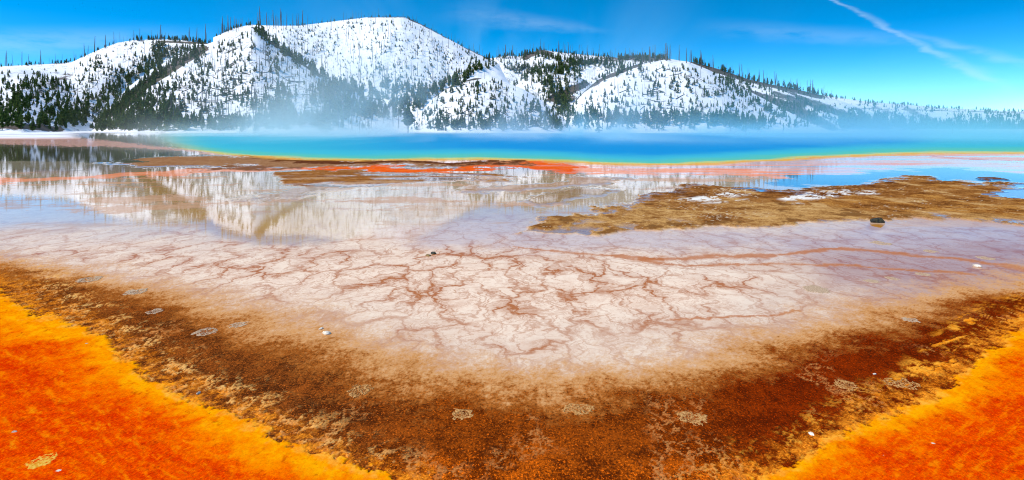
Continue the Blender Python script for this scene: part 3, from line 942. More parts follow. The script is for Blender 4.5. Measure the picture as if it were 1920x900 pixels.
# centre
face(conifers, ['I', 'B', 'C'], [(600, 160), (690, 152), (800, 162), (800, 200), (760, 225), (640, 225), (600, 200)], 300, 5, 9.5)
scatter(conifers, ['I', 'G', 'C', 'D'], [(770, 195), (840, 160), (900, 128), (930, 112)], 8, 170, 4.5, 8.5)
face(conifers, ['C'], [(500, 55), (690, 38), (770, 42), (890, 105), (830, 155), (680, 150), (600, 140)], 260, 1.4, 3.6, 1.6)
crest(conifers, 'C', 560, 900, 70, 1.5, 4)
# small rounded hill and knoll
face(conifers, ['I'], [(800, 200), (850, 160), (930, 150), (1040, 215), (1060, 245), (800, 245)], 130, 2.2, 5.0, 1.3)
scatter(conifers, ['I'], [(1000, 200), (1055, 240)], 9, 40, 3, 6)
scatter(conifers, ['G', 'D'], [(950, 165), (985, 140), (1040, 135), (1090, 140)], 7, 110, 4, 7.5)
scatter(conifers, ['E', 'G'], [(1030, 150), (1055, 200), (1060, 240)], 13, 110, 4, 8)
face(conifers, ['G', 'D'], [(920, 115), (1000, 100), (1050, 150), (1040, 200), (960, 170)], 60, 3, 6)
# right back ridge
scatter(conifers, ['D'], [(940, 108), (1000, 104), (1080, 118), (1160, 112), (1250, 112)], 6, 220, 4.5, 8)
scatter(conifers, ['D'], [(960, 132), (1020, 128), (1100, 125), (1170, 122)], 6, 150, 4.5, 8)
crest(conifers, 'D', 930, 1260, 70, 3, 6)
# broad hill
face(conifers, ['E'], [(1060, 210), (1090, 180), (1250, 125), (1340, 150), (1460, 215), (1480, 246), (1060, 246)], 210, 1.6, 4.2, 1.4)
scatter(conifers, ['E', 'G'], [(1090, 225), (1200, 228), (1330, 230), (1450, 238)], 9, 200, 3.5, 7.5, 1.2)
scatter(conifers, ['E'], [(1100, 150), (1160, 140), (1210, 130)], 7, 34, 3, 6)
crest(conifers, 'E', 1090, 1260, 26, 2, 4.5)
# right flank and far range
face(conifers, ['J', 'E'], [(1330, 140), (1540, 185), (1600, 215), (1600, 246), (1490, 240), (1400, 190)], 240, 2.5, 6, 1.2, 0.3)
crest(conifers, 'J', 1300, 1570, 90, 3, 8)
scatter(conifers, ['J', 'K'], [(1570, 238), (1720, 240), (1920, 240), (2100, 242)], 4, 330, 8, 15)
face(conifers, ['K'], [(1540, 185), (1760, 205), (2050, 216), (2050, 236), (1600, 236)], 240, 5, 11, 1.3, 0.45)
crest(conifers, 'K', 1540, 2100, 130, 5, 10)

scatter(conifers, ['B'], [(350, 238), (480, 236), (640, 232)], 7, 130, 3.5, 7)
scatter(conifers, ['I', 'G'], [(800, 236), (900, 240), (1060, 236)], 6, 90, 3, 6)
scatter(conifers, ['B', 'A'], [(150, 236), (240, 232), (330, 236)], 9, 90, 4, 8)
specks = []
for hh_, poly, n_ in ((['A'], [(-150, 130), (120, 130), (250, 80), (400, 90), (240, 190), (100, 240), (-150, 240)], 620),
                      (['B'], [(140, 243), (250, 165), (400, 85), (472, 55), (620, 155), (720, 200), (700, 246), (140, 247)], 900),
                      (['C'], [(480, 52), (690, 36), (770, 42), (900, 108), (830, 165), (680, 165), (560, 120)], 700),
                      (['I'], [(780, 220), (850, 160), (930, 150), (1040, 210), (1080, 246), (770, 246)], 330),
                      (['D', 'G'], [(900, 116), (1000, 98), (1250, 112), (1100, 160), (1060, 240), (960, 180)], 420),
                      (['E'], [(1050, 225), (1090, 180), (1250, 116), (1340, 140), (1540, 240), (1050, 246)], 480),
                      (['J'], [(1300, 122), (1540, 182), (1680, 232), (1560, 246), (1400, 180)], 420),
                      (['K'], [(1540, 182), (2000, 215), (2000, 238), (1560, 240)], 420)):
    face(specks, hh_, poly, n_, 1.1, 3.8 if hh_ != ['K'] else 6.0, 1.5, 0.8)
# dead poles
crest(snags, 'A', -150, 400, 75, 5, 17, 3, 1.4)
crest(snags, 'C', 395, 480, 18, 8, 18, 6, 1.4)
crest(snags, 'C', 480, 580, 22, 8, 21, 10, 1.3)
crest(snags, 'C', 580, 940, 46, 5, 13, 4, 1.4)
crest(snags, 'D', 900, 1280, 80, 6, 18, 5)
crest(snags, 'E', 1180, 1320, 26, 6, 13, 4)
crest(snags, 'J', 1290, 1560, 60, 6, 16, 4)
face(snags, ['C'], [(490, 60), (690, 40), (770, 45), (900, 110), (830, 165), (680, 165), (560, 130)], 190, 7, 17)
face(snags, ['B'], [(250, 200), (400, 100), (470, 65), (620, 170), (600, 246), (330, 246)], 120, 6, 15)
face(snags, ['A'], [(60, 180), (200, 100), (380, 90), (260, 180)], 40, 5, 11)
face(snags, ['B', 'C', 'I'], [(600, 165), (820, 165), (820, 245), (600, 245)], 110, 6, 15)
face(snags, ['I', 'E', 'G'], [(820, 200), (1060, 220), (1440, 230), (1440, 247), (820, 247)], 70, 4, 9)
face(snags, ['D', 'G'], [(940, 110), (1160, 115), (1100, 160), (980, 170)], 40, 6, 13)
face(snags, ['B', 'C'], [(430, 62), (640, 60), (800, 70), (900, 112), (830, 165), (680, 190), (600, 246), (330, 246), (300, 180)], 420, 3, 9)
face(snags, ['A', 'D', 'I', 'E'], [(100, 160), (300, 85), (900, 120), (1250, 118), (1440, 200), (1440, 245), (820, 245), (260, 190)], 320, 2.5, 8)
crest(snags, 'A', -50, 400, 40, 3, 9, 3)
crest(snags, 'D', 900, 1260, 60, 4, 11, 3)
# named, taller ones on the skyline
for (k, u, v, hh) in [('C', RR.uniform(484, 575), 48, RR.uniform(10, 21)) for _ in range(13)] + [('C', RR.uniform(408, 448), 60, RR.uniform(9, 19)) for _ in range(9)] + list((('C', 488, 46, 24), ('C', 483, 46, 17), ('C', 417, 62, 23), ('C', 428, 58, 21), ('C', 440, 52, 16), ('C', 527, 48, 23), ('C', 513, 48, 20), ('C', 567, 48, 20), ('A', 386, 80, 20))):
    p = place(k, u, v)
    if p:
        snags.append((k, u, v, p, hh))

# fallen logs
face(logs, ['B'], [(290, 190), (400, 105), (470, 70), (600, 150), (620, 240), (300, 246)], 110, 6, 14)
face(logs, ['A'], [(20, 195), (200, 110), (300, 100), (230, 180), (100, 246), (0, 246)], 45, 6, 12)
face(logs, ['E'], [(1080, 190), (1240, 125), (1330, 145), (1440, 210), (1100, 235)], 40, 5, 12)
face(logs, ['I', 'C'], [(600, 190), (1040, 200), (1040, 246), (600, 246)], 45, 5, 11)

# the single large pine at the foot of the centre
BIG = [('I', 'B', 'C')]
PX = lambda r: r[4] / r[3][1] * F            # height in photo pixels

HN = {'A': 'the long left hill', 'B': 'the steep near shoulder', 'C': 'the highest hill', 'D': 'the wooded back ridge', 'G': 'the low knoll', 'I': 'the small rounded hill',
      'E': 'the broad right hill', 'J': 'the brown right flank', 'K': 'the far right range'}


def where(k, u, v):
    us, fr = HILLS[k]['front']
    top = float(np.interp(u, us, fr))
    f = (247 - v) / max(247 - top, 1)
    band = 'atop' if v - top < 5 else 'high on' if f > 0.66 else 'midway up' if f > 0.33 else 'low on'
    a, b = max(us[0], 0), min(us[-1], 1920)
    q = (u - a) / (b - a)
    side = ', far left' if q < .2 else ', left' if q < .4 else ', middle' if q < .6 else ', right' if q < .8 else ', far right'
    return f'{band} {HN[k]}{side}'


def kind_c(px, var):
    size = 'tall' if px > 17 else 'medium' if px > 12 else 'small'
    shape = ['narrow', 'full', 'narrow', 'broad', 'open', 'thin'][var]
    return f'{size} {shape} pine'


def kind_s(px, var):
    size = 'towering' if px > 30 else 'tall' if px > 20 else 'short'
    shape = ['bare', 'stubby', 'bare', 'twiggy', 'bristly', 'limbless', 'twiggy'][var]
    return f'{size} {shape} dead tree'


def inst(base_v, base_f, recs):
    """many transformed copies of unit meshes joined in one array"""
    V_, F_, n = [], [], 0
    for vi, fi, (x, y, z), hh, wd, rz, lean in recs:
        c_, s_ = math.cos(rz), math.sin(rz)
        w = np.empty_like(vi)
        w[:, 0] = (vi[:, 0] * c_ - vi[:, 1] * s_) * hh * wd + vi[:, 2] * hh * lean + x
        w[:, 1] = (vi[:, 0] * s_ + vi[:, 1] * c_) * hh * wd + y
        w[:, 2] = vi[:, 2] * hh + z
        V_.append(w)
        F_.append(fi + n)
        n += len(vi)
    return np.concatenate(V_), np.concatenate(F_)


def in_frame(r):
    return -6 < r[1] < 1926


conifers.sort(key=lambda r: (not in_frame(r), -PX(r)))
snags.sort(key=lambda r: (not in_frame(r), -PX(r)))
NIND = 290
cm = [mesh_np('pine_crown', v_, f_, NEEDLE) for v_, f_ in CROWNS]
tm = mesh_np('pine_trunk', TRUNKV, TRUNKF, BARK)
one_meshes = []
for v_, f_ in CROWNS:                          # one-piece young pine: trunk and crown
    me = mesh_np('young_pine', np.concatenate([v_, TRUNKV]), np.concatenate([f_, TRUNKF + len(v_)]), NEEDLE)
    me.materials.append(BARK)
    mi = np.zeros(len(me.polygons), np.int32)
    mi[len(f_):] = 1
    me.polygons.foreach_set('material_index', mi)
    one_meshes.append(me)
sm_ = [mesh_np('dead_tree', v_, f_, DEAD) for v_, f_ in SNAGS]

# a lone big pine with bare lower trunk, standing in the open at the shore
v_, f_ = crown_unit(50, .27, .30, 17, .16, 9)
bigcrown = mesh_np('pine_crown', v_, tris(f_), NEEDLE)


def tree_with_parts(p, hh, crownmesh, label, group, rz, wd=1.0, name='pine_tree'):
    e = bpy.data.objects.new(name, None)
    COL.objects.link(e)
    e.location = p
    e.rotation_euler = (0, 0, rz)
    e.scale = (hh * wd, hh * wd, hh)
    tag(e, label, 'tree', group)
    link('trunk', tm, e)
    link('crown', crownmesh, e)
    return e


def flat_at(u, v, z=0.0):
    y = (H - z) * F / (v - HY)
    return ((u - CX) / F * y, y, z)


yy = 292.0
tree_with_parts(((765 - CX) / F * yy, yy, 0.1), 13.5, bigcrown, 'large dark pine standing alone in the open at the shore, centre left', None, 0.3, 0.95)
for (u, y_, hh, lab) in ((614, 296, 10.5, 'bushy pine in thin steam at the shore, left of the lone large pine'), (605, 303, 9.0, 'pine behind the bushy shore pine, in thin steam'),
                         (480, 294, 6.5, 'steam veiled small pine at the left end of the pool'), (1122, 294, 7.0, 'bushy pine at the shore before the broad right hill')):
    tree_with_parts(((u - CX) / F * y_, y_, 0.1), hh, cm[3], lab, None, u, 0.9)

for i, r in enumerate(conifers[:NIND]):
    k, u, v, p, hh = r
    var = RR.randrange(6)
    px = PX(r)
    lab = kind_c(px, var) + ' ' + where(k, u, v)
    grp = 'young pines on ' + HN[k]
    wd = RR.uniform(.85, 1.25)
    if px > 17:
        tree_with_parts((p[0], p[1], p[2]), hh, cm[var], lab, grp, RR.random() * 6.28, wd)
    else:
        o = link('pine_tree', one_meshes[var])
        o.location = p
        o.rotation_euler = (0, 0, RR.random() * 6.28)
        o.scale = (hh * wd, hh * wd, hh)
        tag(o, lab, 'tree', grp)
rest = []
rest_t = []
for r in conifers[NIND:]:
    vi, fi = CROWNS[RR.randrange(6)]
    a_ = (r[3], r[4], RR.uniform(.85, 1.3), RR.random() * 6.28, 0.0)
    rest.append((vi, fi) + a_)
for r in specks:
    vi, fi = CROWNS[RR.randrange(6)]
    rest.append((vi, fi, r[3], r[4], RR.uniform(1.0, 1.8), RR.random() * 6.28, 0.0))
V_, F_ = inst(None, None, rest)
tag(link('pine_growth', mesh_np('pine_growth', V_, F_, NEEDLE)), 'countless small dark pines spread over the snowy hills', kind='stuff')

for i, r in enumerate(snags[:NIND]):
    k, u, v, p, hh = r
    var = RR.randrange(7)
    lean = RR.uniform(-.05, .05)
    lab = kind_s(PX(r), var) + ' ' + where(k, u, v)
    o = link('dead_tree', sm_[var])
    o.location = p
    o.rotation_euler = (RR.uniform(-.03, .03), lean, RR.random() * 6.28)
    wd = RR.uniform(1.0, 1.5) * (1.75 if 'atop' in lab else 1.0)
    o.scale = (hh * wd, hh * wd, hh)
    tag(o, lab, 'dead tree', 'dead trees on ' + HN[k])
rest = []
for r in snags[NIND:]:
    vi, fi = SNAGS[RR.randrange(7)]
    rest.append((vi, fi, r[3], r[4], RR.uniform(.9, 1.5), RR.random() * 6.28, RR.uniform(-.05, .05)))
V_, F_ = inst(None, None, rest)
tag(link('dead_wood', mesh_np('dead_wood', V_, F_, DEAD)), 'thin grey dead poles scattered over the snow slopes', kind='stuff')

# fallen logs lie on the slope
lv, lf = tube([(0, 0, 0), (0, 0, .5), (0, 0, 1)], [.022, .018, .010], 6)
logm = mesh_np('fallen_log', lv, tris(lf), CHAR)
for r in logs:
    k, u, v, p, L = r
    q = place(k, u + RR.choice((-1, 1)) * L / p[1] * F * RR.uniform(.3, .95), v + RR.uniform(-9, 9))
    if not q:
        continue
    d = Vector(q) - Vector(p)
    d.normalize()
    o = link('fallen_log', logm)
    o.location = (p[0], p[1], p[2] + 0.15)
    o.rotation_mode = 'QUATERNION'
    o.rotation_quaternion = d.to_track_quat('Z', 'Y')
    wd = RR.uniform(.9, 1.6)
    o.scale = (L * wd, L * wd, L)
    tag(o, ('long' if L > 9 else 'short') + ' dark fallen log ' + where(k, u, v), 'log', 'fallen logs on ' + HN[k])

# look-alikes on the same stretch of a hill are told apart by their order along it
ORD = ['leftmost', 'second from left', 'third from left', 'fourth from left', 'fifth from left', 'sixth from left', 'seventh from left', 'eighth from left', 'ninth from left',
       'tenth from left', 'eleventh from left', 'twelfth from left']
NUM = ['', 'one', 'two', 'three', 'four', 'five', 'six', 'seven', 'eight', 'nine', 'ten', 'eleven', 'twelve']
same = {}
for o in COL.objects:
    if o.parent is None and o.get('category') in ('tree', 'dead tree', 'log'):
        same.setdefault(o['label'], []).append(o)
for lab, os_ in same.items():
    n = len(os_)
    if n < 2:
        continue
    os_.sort(key=lambda o: o.location.x / o.location.y)
    many = lab.replace('dead tree ', 'dead trees ', 1) if 'dead tree ' in lab else lab.replace('pine ', 'pines ', 1).replace('log ', 'logs ', 1)
    for i, o in enumerate(os_):
        j = n - 1 - i
        if i < 12 and i <= j:
            w_ = ORD[i]
        elif j < 12:
            w_ = ORD[j].replace('leftmost', 'rightmost').replace('left', 'right') if j else 'rightmost'
        else:
            w_ = 'one near the middle'
        o['label'] = w_ + ' of ' + (NUM[n] if n <= 12 else str(n)) + ' ' + many
        if len(o['label'].split()) > 16:
            o['label'] = o['label'].replace(' the ', ' ')
        if len(o['label'].split()) > 16:
            o['label'] = o['label'].replace('dark fallen logs', 'fallen logs').replace(' dark green ', ' ')

# ================================================================== ROCKS, PEBBLES, CRUSTS
def rock_mat(name, a, b, scale, rough=0.7, relief=.02, spec=.4):
    m, t, out = new_mat(name)
    g = t.n('ShaderNodeTexCoord').outputs['Object']
    n = t.noise(g, scale, 6, 0.7)
    p = t.n('ShaderNodeBsdfPrincipled')
    t.put(p.inputs['Base Color'], t.mix(t.step(n, .38, .62), a, b))
    p.inputs['Roughness'].default_value = rough
    p.inputs['Specular IOR Level'].default_value = spec
    b_ = t.n('ShaderNodeBump')
    b_.inputs['Strength'].default_value = .8
    b_.inputs['Distance'].default_value = relief
    t.put(b_.inputs['Height'], n)
    t.put(p.inputs['Normal'], b_.outputs[0])
    t.put(out.inputs['Surface'], p.outputs[0])
    return m


R_DARK = rock_mat('black mossy rock', (0.010, 0.009, 0.006), (0.06, 0.052, 0.022), 9)
R_GOLD = rock_mat('rusty rock', (0.10, 0.06, 0.02), (0.40, 0.24, 0.07), 9)
R_WHITE = rock_mat('pale pebble', (0.58, 0.48, 0.36), (0.84, 0.77, 0.66), 25, .8, .002, .05)
R_GREY = rock_mat('banded pebble', (0.22, 0.17, 0.12), (0.74, 0.66, 0.54), 30, .8, .002, .05)


def rock(name, u, v, sx, sy, sz, mat, label, seed, cat='rock', group=None, rz=0.0, sink=0.3):
    """lumpy boulder: a subdivided ball pushed in and out by noise and cut by flat facets"""
    import bmesh
    bm = bmesh.new()
    bmesh.ops.create_icosphere(bm, subdivisions=4, radius=1)
    R = random.Random(seed)
    cuts = [(Vector((R.gauss(0, 1), R.gauss(0, 1), R.gauss(0, .7))).normalized(), R.uniform(.62, .9)) for _ in range(9)]
    P_ = np.array([v_.co[:] for v_ in bm.verts])
    dn = fbm(P_[:, 0] * 1.6 + seed, P_[:, 1] * 1.6 + P_[:, 2] * 1.1, seed, 4)
    for v_, d_ in zip(bm.verts, dn):
        co = v_.co * (1 + 0.22 * d_)
        for nrm, dd in cuts:
            e = co.dot(nrm) - dd
            if e > 0:
                co = co - nrm * e * .9
        v_.co = Vector((co.x * sx, co.y * sy, co.z * sz))
    me = bpy.data.meshes.new(name)
    bm.to_mesh(me)
    bm.free()
    smooth(me)
    me.materials.append(mat)
    o = link(name, me)
    o.location = flat_at(u, v)
    o.location.z = sz * (1 - sink * 2) * 0.6
    o.rotation_euler = (0, 0, rz)
    tag(o, label, cat, group)
    return o


rock('rock', 1645, 417, .17, .15, .105, R_DARK, 'dark mossy rock in the shallow water below the right mud bar', 3)
rock('rock', 813, 476, .068, .06, .04, R_DARK, 'small black rock, right one of the touching pair on the pale flat', 5)
rock('rock', 803, 480, .055, .05, .032, R_GOLD, 'small rusty brown rock, left one of the touching pair on the pale flat', 8)
# pebbles on the mats and flat
for i, (u, v, s, mat, lab) in enumerate((
        (28, 812, .022, R_GREY, 'grey banded pebble at the left edge of the orange mat'),
        (109, 886, .021, R_WHITE, 'white pebble beside the yellow crust disc, lower left'),
        (1749, 834, .019, R_WHITE, 'white curved chip on the right orange mat'),
        (1657, 857, .016, R_WHITE, 'small white chip on the right orange mat near the bottom'),
        (1522, 815, .022, R_WHITE, 'cream chip at the lower right edge of the brown mud'),
        (162, 646, .020, R_GREY, 'tan chip near the upper rim of the left orange mat'),
        (372, 738, .019, R_GREY, 'tan chip on the yellow rim of the left orange mat'),
        (612, 626, .040, R_WHITE, 'bright white chip on the tan rim, left of centre'),
        (602, 617, .024, R_WHITE, 'white sliver just above the bright chip on the tan rim'),
        (1832, 500, .05, R_WHITE, 'white chip on the mauve flat at far right'),
        (1640, 702, .016, R_WHITE, 'tiny white chip on dark mud, right side'),
        )):
    rock('pebble', u, v, s * 1.35, s * .9, s * .6, mat, lab, 60 + i, 'pebble', None, i * 1.3, .15)

# low crust discs: lace of mineral standing a little above the mat
def crust_mat(name, a, b):
    return rock_mat(name, a, b, 40, .95, .0008, 0.0)


C_YEL = crust_mat('yellow crust', (0.66, 0.24, 0.01), (0.80, 0.48, 0.08))
C_TAN = crust_mat('tan crust', (0.34, 0.13, 0.03), (0.66, 0.36, 0.13))
C_PALE = crust_mat('pale crust', (0.38, 0.24, 0.14), (0.60, 0.43, 0.28))


def crust(u, v, wpx, mat, label, seed, lace=0.5, asp=1.0, group=None):
    x0, y0, _ = flat_at(u, v)
    r = wpx / F * y0 * .5
    n = 64
    a = np.linspace(-1.35, 1.35, n)
    A, B = np.meshgrid(a, a)
    rad = np.sqrt(A * A + B * B) + 0.5 * fbm(A * 1.5 + seed, B * 1.5, seed, 4, .6)
    lc = np.abs(fbm(A * 4.6 + seed * 2, B * 4.6, seed + 4, 5, .68))
    hgt = ss(1.05, .8, rad) * (0.45 + .55 * ss(.5, .95, rad)) - lace * ss(.03, .30, lc) - .12
    Z = np.clip(hgt, -.3, 1) * 0.0012 + 0.0005 + 0.0004 * fbm(A * 6, B * 6, seed + 9, 3)
    keep = hgt > -.02
    idx = np.arange(n * n).reshape(n, n)
    fk = keep[:-1, :-1] & keep[1:, 1:]
    fc = np.stack([idx[:-1, :-1], idx[:-1, 1:], idx[1:, 1:], idx[1:, :-1]], -1)[fk]
    if not len(fc):
        return
    co = np.stack([A * r, B * r * asp, Z], -1).reshape(-1, 3)
    used, inv = np.unique(fc.ravel(), return_inverse=True)
    base = co[used].copy()
    base[:, 2] = -.02
    me = mesh_np('mineral_crust', co[used], inv.reshape(-1, 4), mat)
    o = link('mineral_crust', me)
    o.location = (x0, y0, 0.012 if 'orange mat,' in label else 0.001)
    md = o.modifiers.new('thick', 'SOLIDIFY')
    md.thickness = 0.006
    md.offset = -1
    tag(o, label, 'crust', group)


for i, (u, v, w, mat, lab, lace, asp) in enumerate((
        (80, 866, 46, C_YEL, 'round yellow crust disc on the orange mat, lower left corner', .25, 1.2),
        (866, 776, 42, C_TAN, 'round lacy tan crust disc on brown mud, centre', .45, 1.1),
        (1296, 783, 54, C_TAN, 'bright ragged crust patch on brown mud, right of centre', .5, 1.0),
        (1084, 766, 64, C_TAN, 'long flat tan crust patch where mud turns brown, middle', .55, .7),
        (673, 732, 44, C_TAN, 'faint lacy crust disc on brown mud, left of centre', .75, 1.2),
        (1588, 722, 40, C_TAN, 'lacy crust disc on the dark red mud, right side', .6, 1.2),
        (446, 609, 28, C_PALE, 'pale crust disc on the tan rim, left', .5, 1.3),
        (255, 547, 36, C_PALE, 'pale crust disc on the upper left tan rim', .5, 1.2),
        (168, 524, 40, C_PALE, 'pale crust patch, leftmost on the upper tan rim', .6, 1.2),
        (290, 584, 28, C_PALE, 'pale crust patch at the edge of dark mud, upper left', .6, 1.2),
        (385, 622, 40, C_PALE, 'pale broken crust on dark mud, below the left tan rim', .7, 1.2),
        (1530, 542, 46, C_PALE, 'pale oval crust on the flat, right of the veins', .35, 1.3),
        (1635, 527, 24, C_PALE, 'pale oval crust on the mauve flat', .35, 1.2),
        (1672, 522, 22, C_PALE, 'pale oval crust, right neighbour on the mauve flat', .4, 1.2),
        (1730, 514, 24, C_PALE, 'pale oval crust on the mauve flat by the rusty thread', .4, 1.2),
        (1848, 484, 26, C_PALE, 'pale oval crust on the far right mauve flat', .4, 1.2),
        (1652, 456, 34, C_PALE, 'pale oval crust below the dark mossy rock', .4, 1.2),
        (1745, 471, 22, C_PALE, 'small pale oval crust on the mauve flat, upper right', .4, 1.2),
        (1708, 600, 28, C_PALE, 'tan crust patch on the right tan rim', .5, 1.0),
        (1690, 718, 60, C_TAN, 'ragged crust in dark red mud, right', .7, .9))):
    crust(u, v, w, mat, lab, 100 + i * 7, lace, asp)

# ================================================================== STEAM
def steam_box(x0, x1, y0, y1, z1, dens, fall, blue, seed, label):
    m, t, out = new_mat('hot spring steam')
    tc = t.n('ShaderNodeTexCoord')
    g = tc.outputs['Object']
    q = tc.outputs['Generated']
    s3 = t.n('ShaderNodeSeparateXYZ')
    t.put(s3.inputs[0], g)
    sg = t.n('ShaderNodeSeparateXYZ')
    t.put(sg.inputs[0], q)
    n = t.noise(t.mapping(g, (1, .14, .62), (seed, 0, 0)), 0.05, 4, 0.6, 0.9)
    body = t.step(n, .49, .64)
    f = t.math('POWER', 2.718, t.math('MULTIPLY', s3.outputs[2], -1.0 / fall))
    top = t.math('MULTIPLY', body, f)
    nl = t.noise(t.mapping(g, (1, .16, 1.4), (seed + 7, 3, 0)), 0.05, 4, 0.6, 0.6)
    low = t.math('MULTIPLY', t.math('POWER', 2.718, t.math('MULTIPLY', s3.outputs[2], -1.0 / 2.2)), t.step(nl, .42, .64, .10, 1.4))
    d_ = t.math('ADD', top, low)
    for k in (0, 1):
        d_ = t.math('MULTIPLY', d_, t.math('MULTIPLY', t.step(sg.outputs[k], 0, .25), t.step(sg.outputs[k], 1, .75)))
    d_ = t.math('MULTIPLY', d_, t.step(sg.outputs[2], 1, .7))
    v = t.n('ShaderNodeVolumePrincipled')
    v.inputs['Color'].default_value = (*blue, 1)  # blue light thrown up by the pool, put into the steam's colour
    t.put(v.inputs['Density'], t.math('MULTIPLY', d_, dens))
    v.inputs['Anisotropy'].default_value = 0.0
    t.put(out.inputs['Volume'], v.outputs[0])
    c = [(x, y, z) for z in (0.02, z1) for y in (y0, y1) for x in (x0, x1)]
    f = [(0, 2, 3, 1), (4, 5, 7, 6), (0, 1, 5, 4), (2, 6, 7, 3), (0, 4, 6, 2), (1, 3, 7, 5)]
    tag(link('steam', mesh_np('steam', c, f, m)), label, kind='stuff')


steam_box(-128, -16, 150, 296, 38, .030, 11, (.90, .98, .97), 3, 'white steam drifting over the left end of the pool')
steam_box(-72, 52, 72, 298, 42, .017, 12, (.80, .97, .98), 40, 'thin veil of steam rising before the middle hills')
steam_box(-8, 215, 60, 298, 34, .022, 8.0, (.46, .90, .98), 90, 'blue tinted steam lying over the right half of the pool')

# ================================================================== LIGHT
EL, ROT = math.radians(50), math.radians(-114)
sd = Vector((math.sin(ROT) * math.cos(EL), math.cos(ROT) * math.cos(EL), math.sin(EL)))
L = bpy.data.lights.new('sun', 'SUN')
L.energy = 4.1
L.angle = math.radians(.53)
L.color = (1.0, .90, .74)
lo = bpy.data.objects.new('sun', L)
COL.objects.link(lo)
lo.rotation_euler = sd.to_track_quat('Z', 'Y').to_euler()

w = bpy.data.worlds.new('World')
scene.world = w
w.use_nodes = True
w.node_tree.nodes.clear()
t = NT(w.node_tree)
wo = t.n('ShaderNodeOutputWorld')
bg = t.n('ShaderNodeBackground')
bg.inputs['Strength'].default_value = .15
d = t.n('ShaderNodeTexCoord').outputs['Generated']
sx = t.n('ShaderNodeSeparateXYZ')
t.put(sx.inputs[0], d)
zz = t.math('MAXIMUM', sx.outputs[2], 0.0)
# clear high altitude air: the sky deepens quickly above the horizon
cz = t.n('ShaderNodeCombineXYZ')
t.put(cz.inputs[0], sx.outputs[0])
t.put(cz.inputs[1], sx.outputs[1])
t.put(cz.inputs[2], t.math('MULTIPLY_ADD', t.math('POWER', zz, 1.35), 5.6, 0.022))
nv = t.n('ShaderNodeVectorMath', operation='NORMALIZE')
t.put(nv.inputs[0], cz.outputs[0])
sky = t.n('ShaderNodeTexSky', sky_type='NISHITA')
sky.sun_disc = False
sky.sun_elevation = EL
sky.sun_rotation = ROT
sky.altitude = 2200
sky.air_density = 1.0
sky.dust_density = 0.3
sky.ozone_density = 2.0
t.put(sky.inputs[0], nv.outputs[0])
hs = t.n('ShaderNodeHueSaturation')
hs.inputs['Hue'].default_value = 0.489
hs.inputs['Saturation'].default_value = 1.45
hs.inputs['Value'].default_value = 1.7
t.put(hs.inputs['Color'], sky.outputs[0])
# thin high cirrus and an old, spreading contrail, laid out by compass bearing and height above the horizon
yp = t.math('MAXIMUM', sx.outputs[1], 0.05)
wn = t.noise(t.mapping(d, (6, 6, 22)), 3.0, 5, 0.6)
wm = t.math('SUBTRACT', wn, 0.5)
au = t.math('ADD', t.math('MULTIPLY', t.math('DIVIDE', sx.outputs[0], yp), 1.144), t.math('MULTIPLY', wm, 0.030))
av = t.math('ADD', t.math('MULTIPLY', t.math('DIVIDE', zz, yp), 1.144), t.math('MULTIPLY', wm, 0.018))


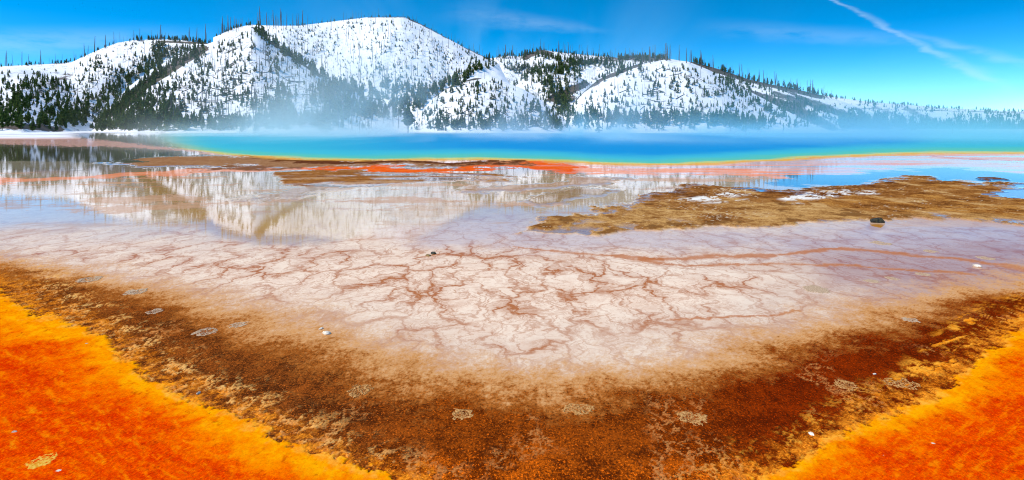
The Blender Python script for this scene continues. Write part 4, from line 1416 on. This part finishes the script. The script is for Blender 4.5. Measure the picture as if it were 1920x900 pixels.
def streak(a, b, w0, w1, amt, soft=0.25):
    # a, b in thousandths of the view plane: (right, up)
    dx, dy = b[0] - a[0], b[1] - a[1]
    ln = math.hypot(dx, dy)
    dx, dy = dx / ln, dy / ln
    ru = t.math('SUBTRACT', au, a[0])
    rv = t.math('SUBTRACT', av, a[1])
    s_ = t.math('DIVIDE', t.math('ADD', t.math('MULTIPLY', ru, dx), t.math('MULTIPLY', rv, dy)), ln)
    e_ = t.math('ABSOLUTE', t.math('ADD', t.math('MULTIPLY', ru, -dy), t.math('MULTIPLY', rv, dx)))
    wd = t.math('MULTIPLY_ADD', s_, w1 - w0, w0)
    k_ = t.step(t.math('DIVIDE', e_, t.math('MAXIMUM', wd, 0.001)), 1.0, 0.0)
    k_ = t.math('MULTIPLY', k_, t.step(s_, -soft * .4, soft * .6))
    k_ = t.math('MULTIPLY', k_, t.step(s_, 1 + soft * .4, 1 - soft * .6))
    return t.math('MULTIPLY', k_, t.math('MULTIPLY', t.step(wn, .2, .62), amt))


cl = streak((.56, .262), (.935, .070), .004, .019, .24, .2)
for args in (((.73, .180), (1.02, .105), .010, .020, .16, .5), ((.84, .118), (.90, .092), .012, .026, .18, .8), ((.38, .185), (.78, .165), .03, .018, .10, .5),
             ((-.10, .215), (.16, .185), .03, .012, .12, .6), ((-1.2, .15), (-.62, .17), .05, .03, .16, .6)):
    cl = t.math('MAXIMUM', cl, streak(*args))
skc = t.mix(t.math('MULTIPLY', cl, t.step(sx.outputs[1], 0.1, 0.3)), hs.outputs[0], (5.6, 6.6, 7.4))
t.put(bg.inputs['Color'], skc)
t.put(wo.inputs['Surface'], bg.outputs[0])

# ================================================================== CAMERA
cam = bpy.data.cameras.new('camera')
cam.sensor_width = 36
cam.lens = 36 * F / 1920
cam.shift_y = (HY - 450) / 1920
cam.clip_start = .1
cam.clip_end = 30000
co = bpy.data.objects.new('camera', cam)
COL.objects.link(co)
co.location = (0, 0, H)
co.rotation_euler = (math.pi / 2, 0, 0)
scene.camera = co
scene.view_settings.view_transform = 'Standard'
scene.view_settings.look = 'None'
scene.view_settings.exposure = 0.12
scene.view_settings.gamma = 1.0
scene.cycles.filter_width = 1.1
scene.cycles.max_bounces = 6
scene.cycles.volume_bounces = 2
scene.cycles.volume_step_rate = 0.6
scene.cycles.volume_max_steps = 128
scene.cycles.use_denoising = True
scene.cycles.denoiser = 'OPENIMAGEDENOISE'
scene.cycles.denoising_input_passes = 'RGB_ALBEDO_NORMAL'
scene.cycles.denoising_prefilter = 'ACCURATE'
print('TREES', len(conifers), len(snags), len(logs), 'px', PX(conifers[0]), PX(conifers[NIND]), PX(snags[0]), PX(snags[NIND]))
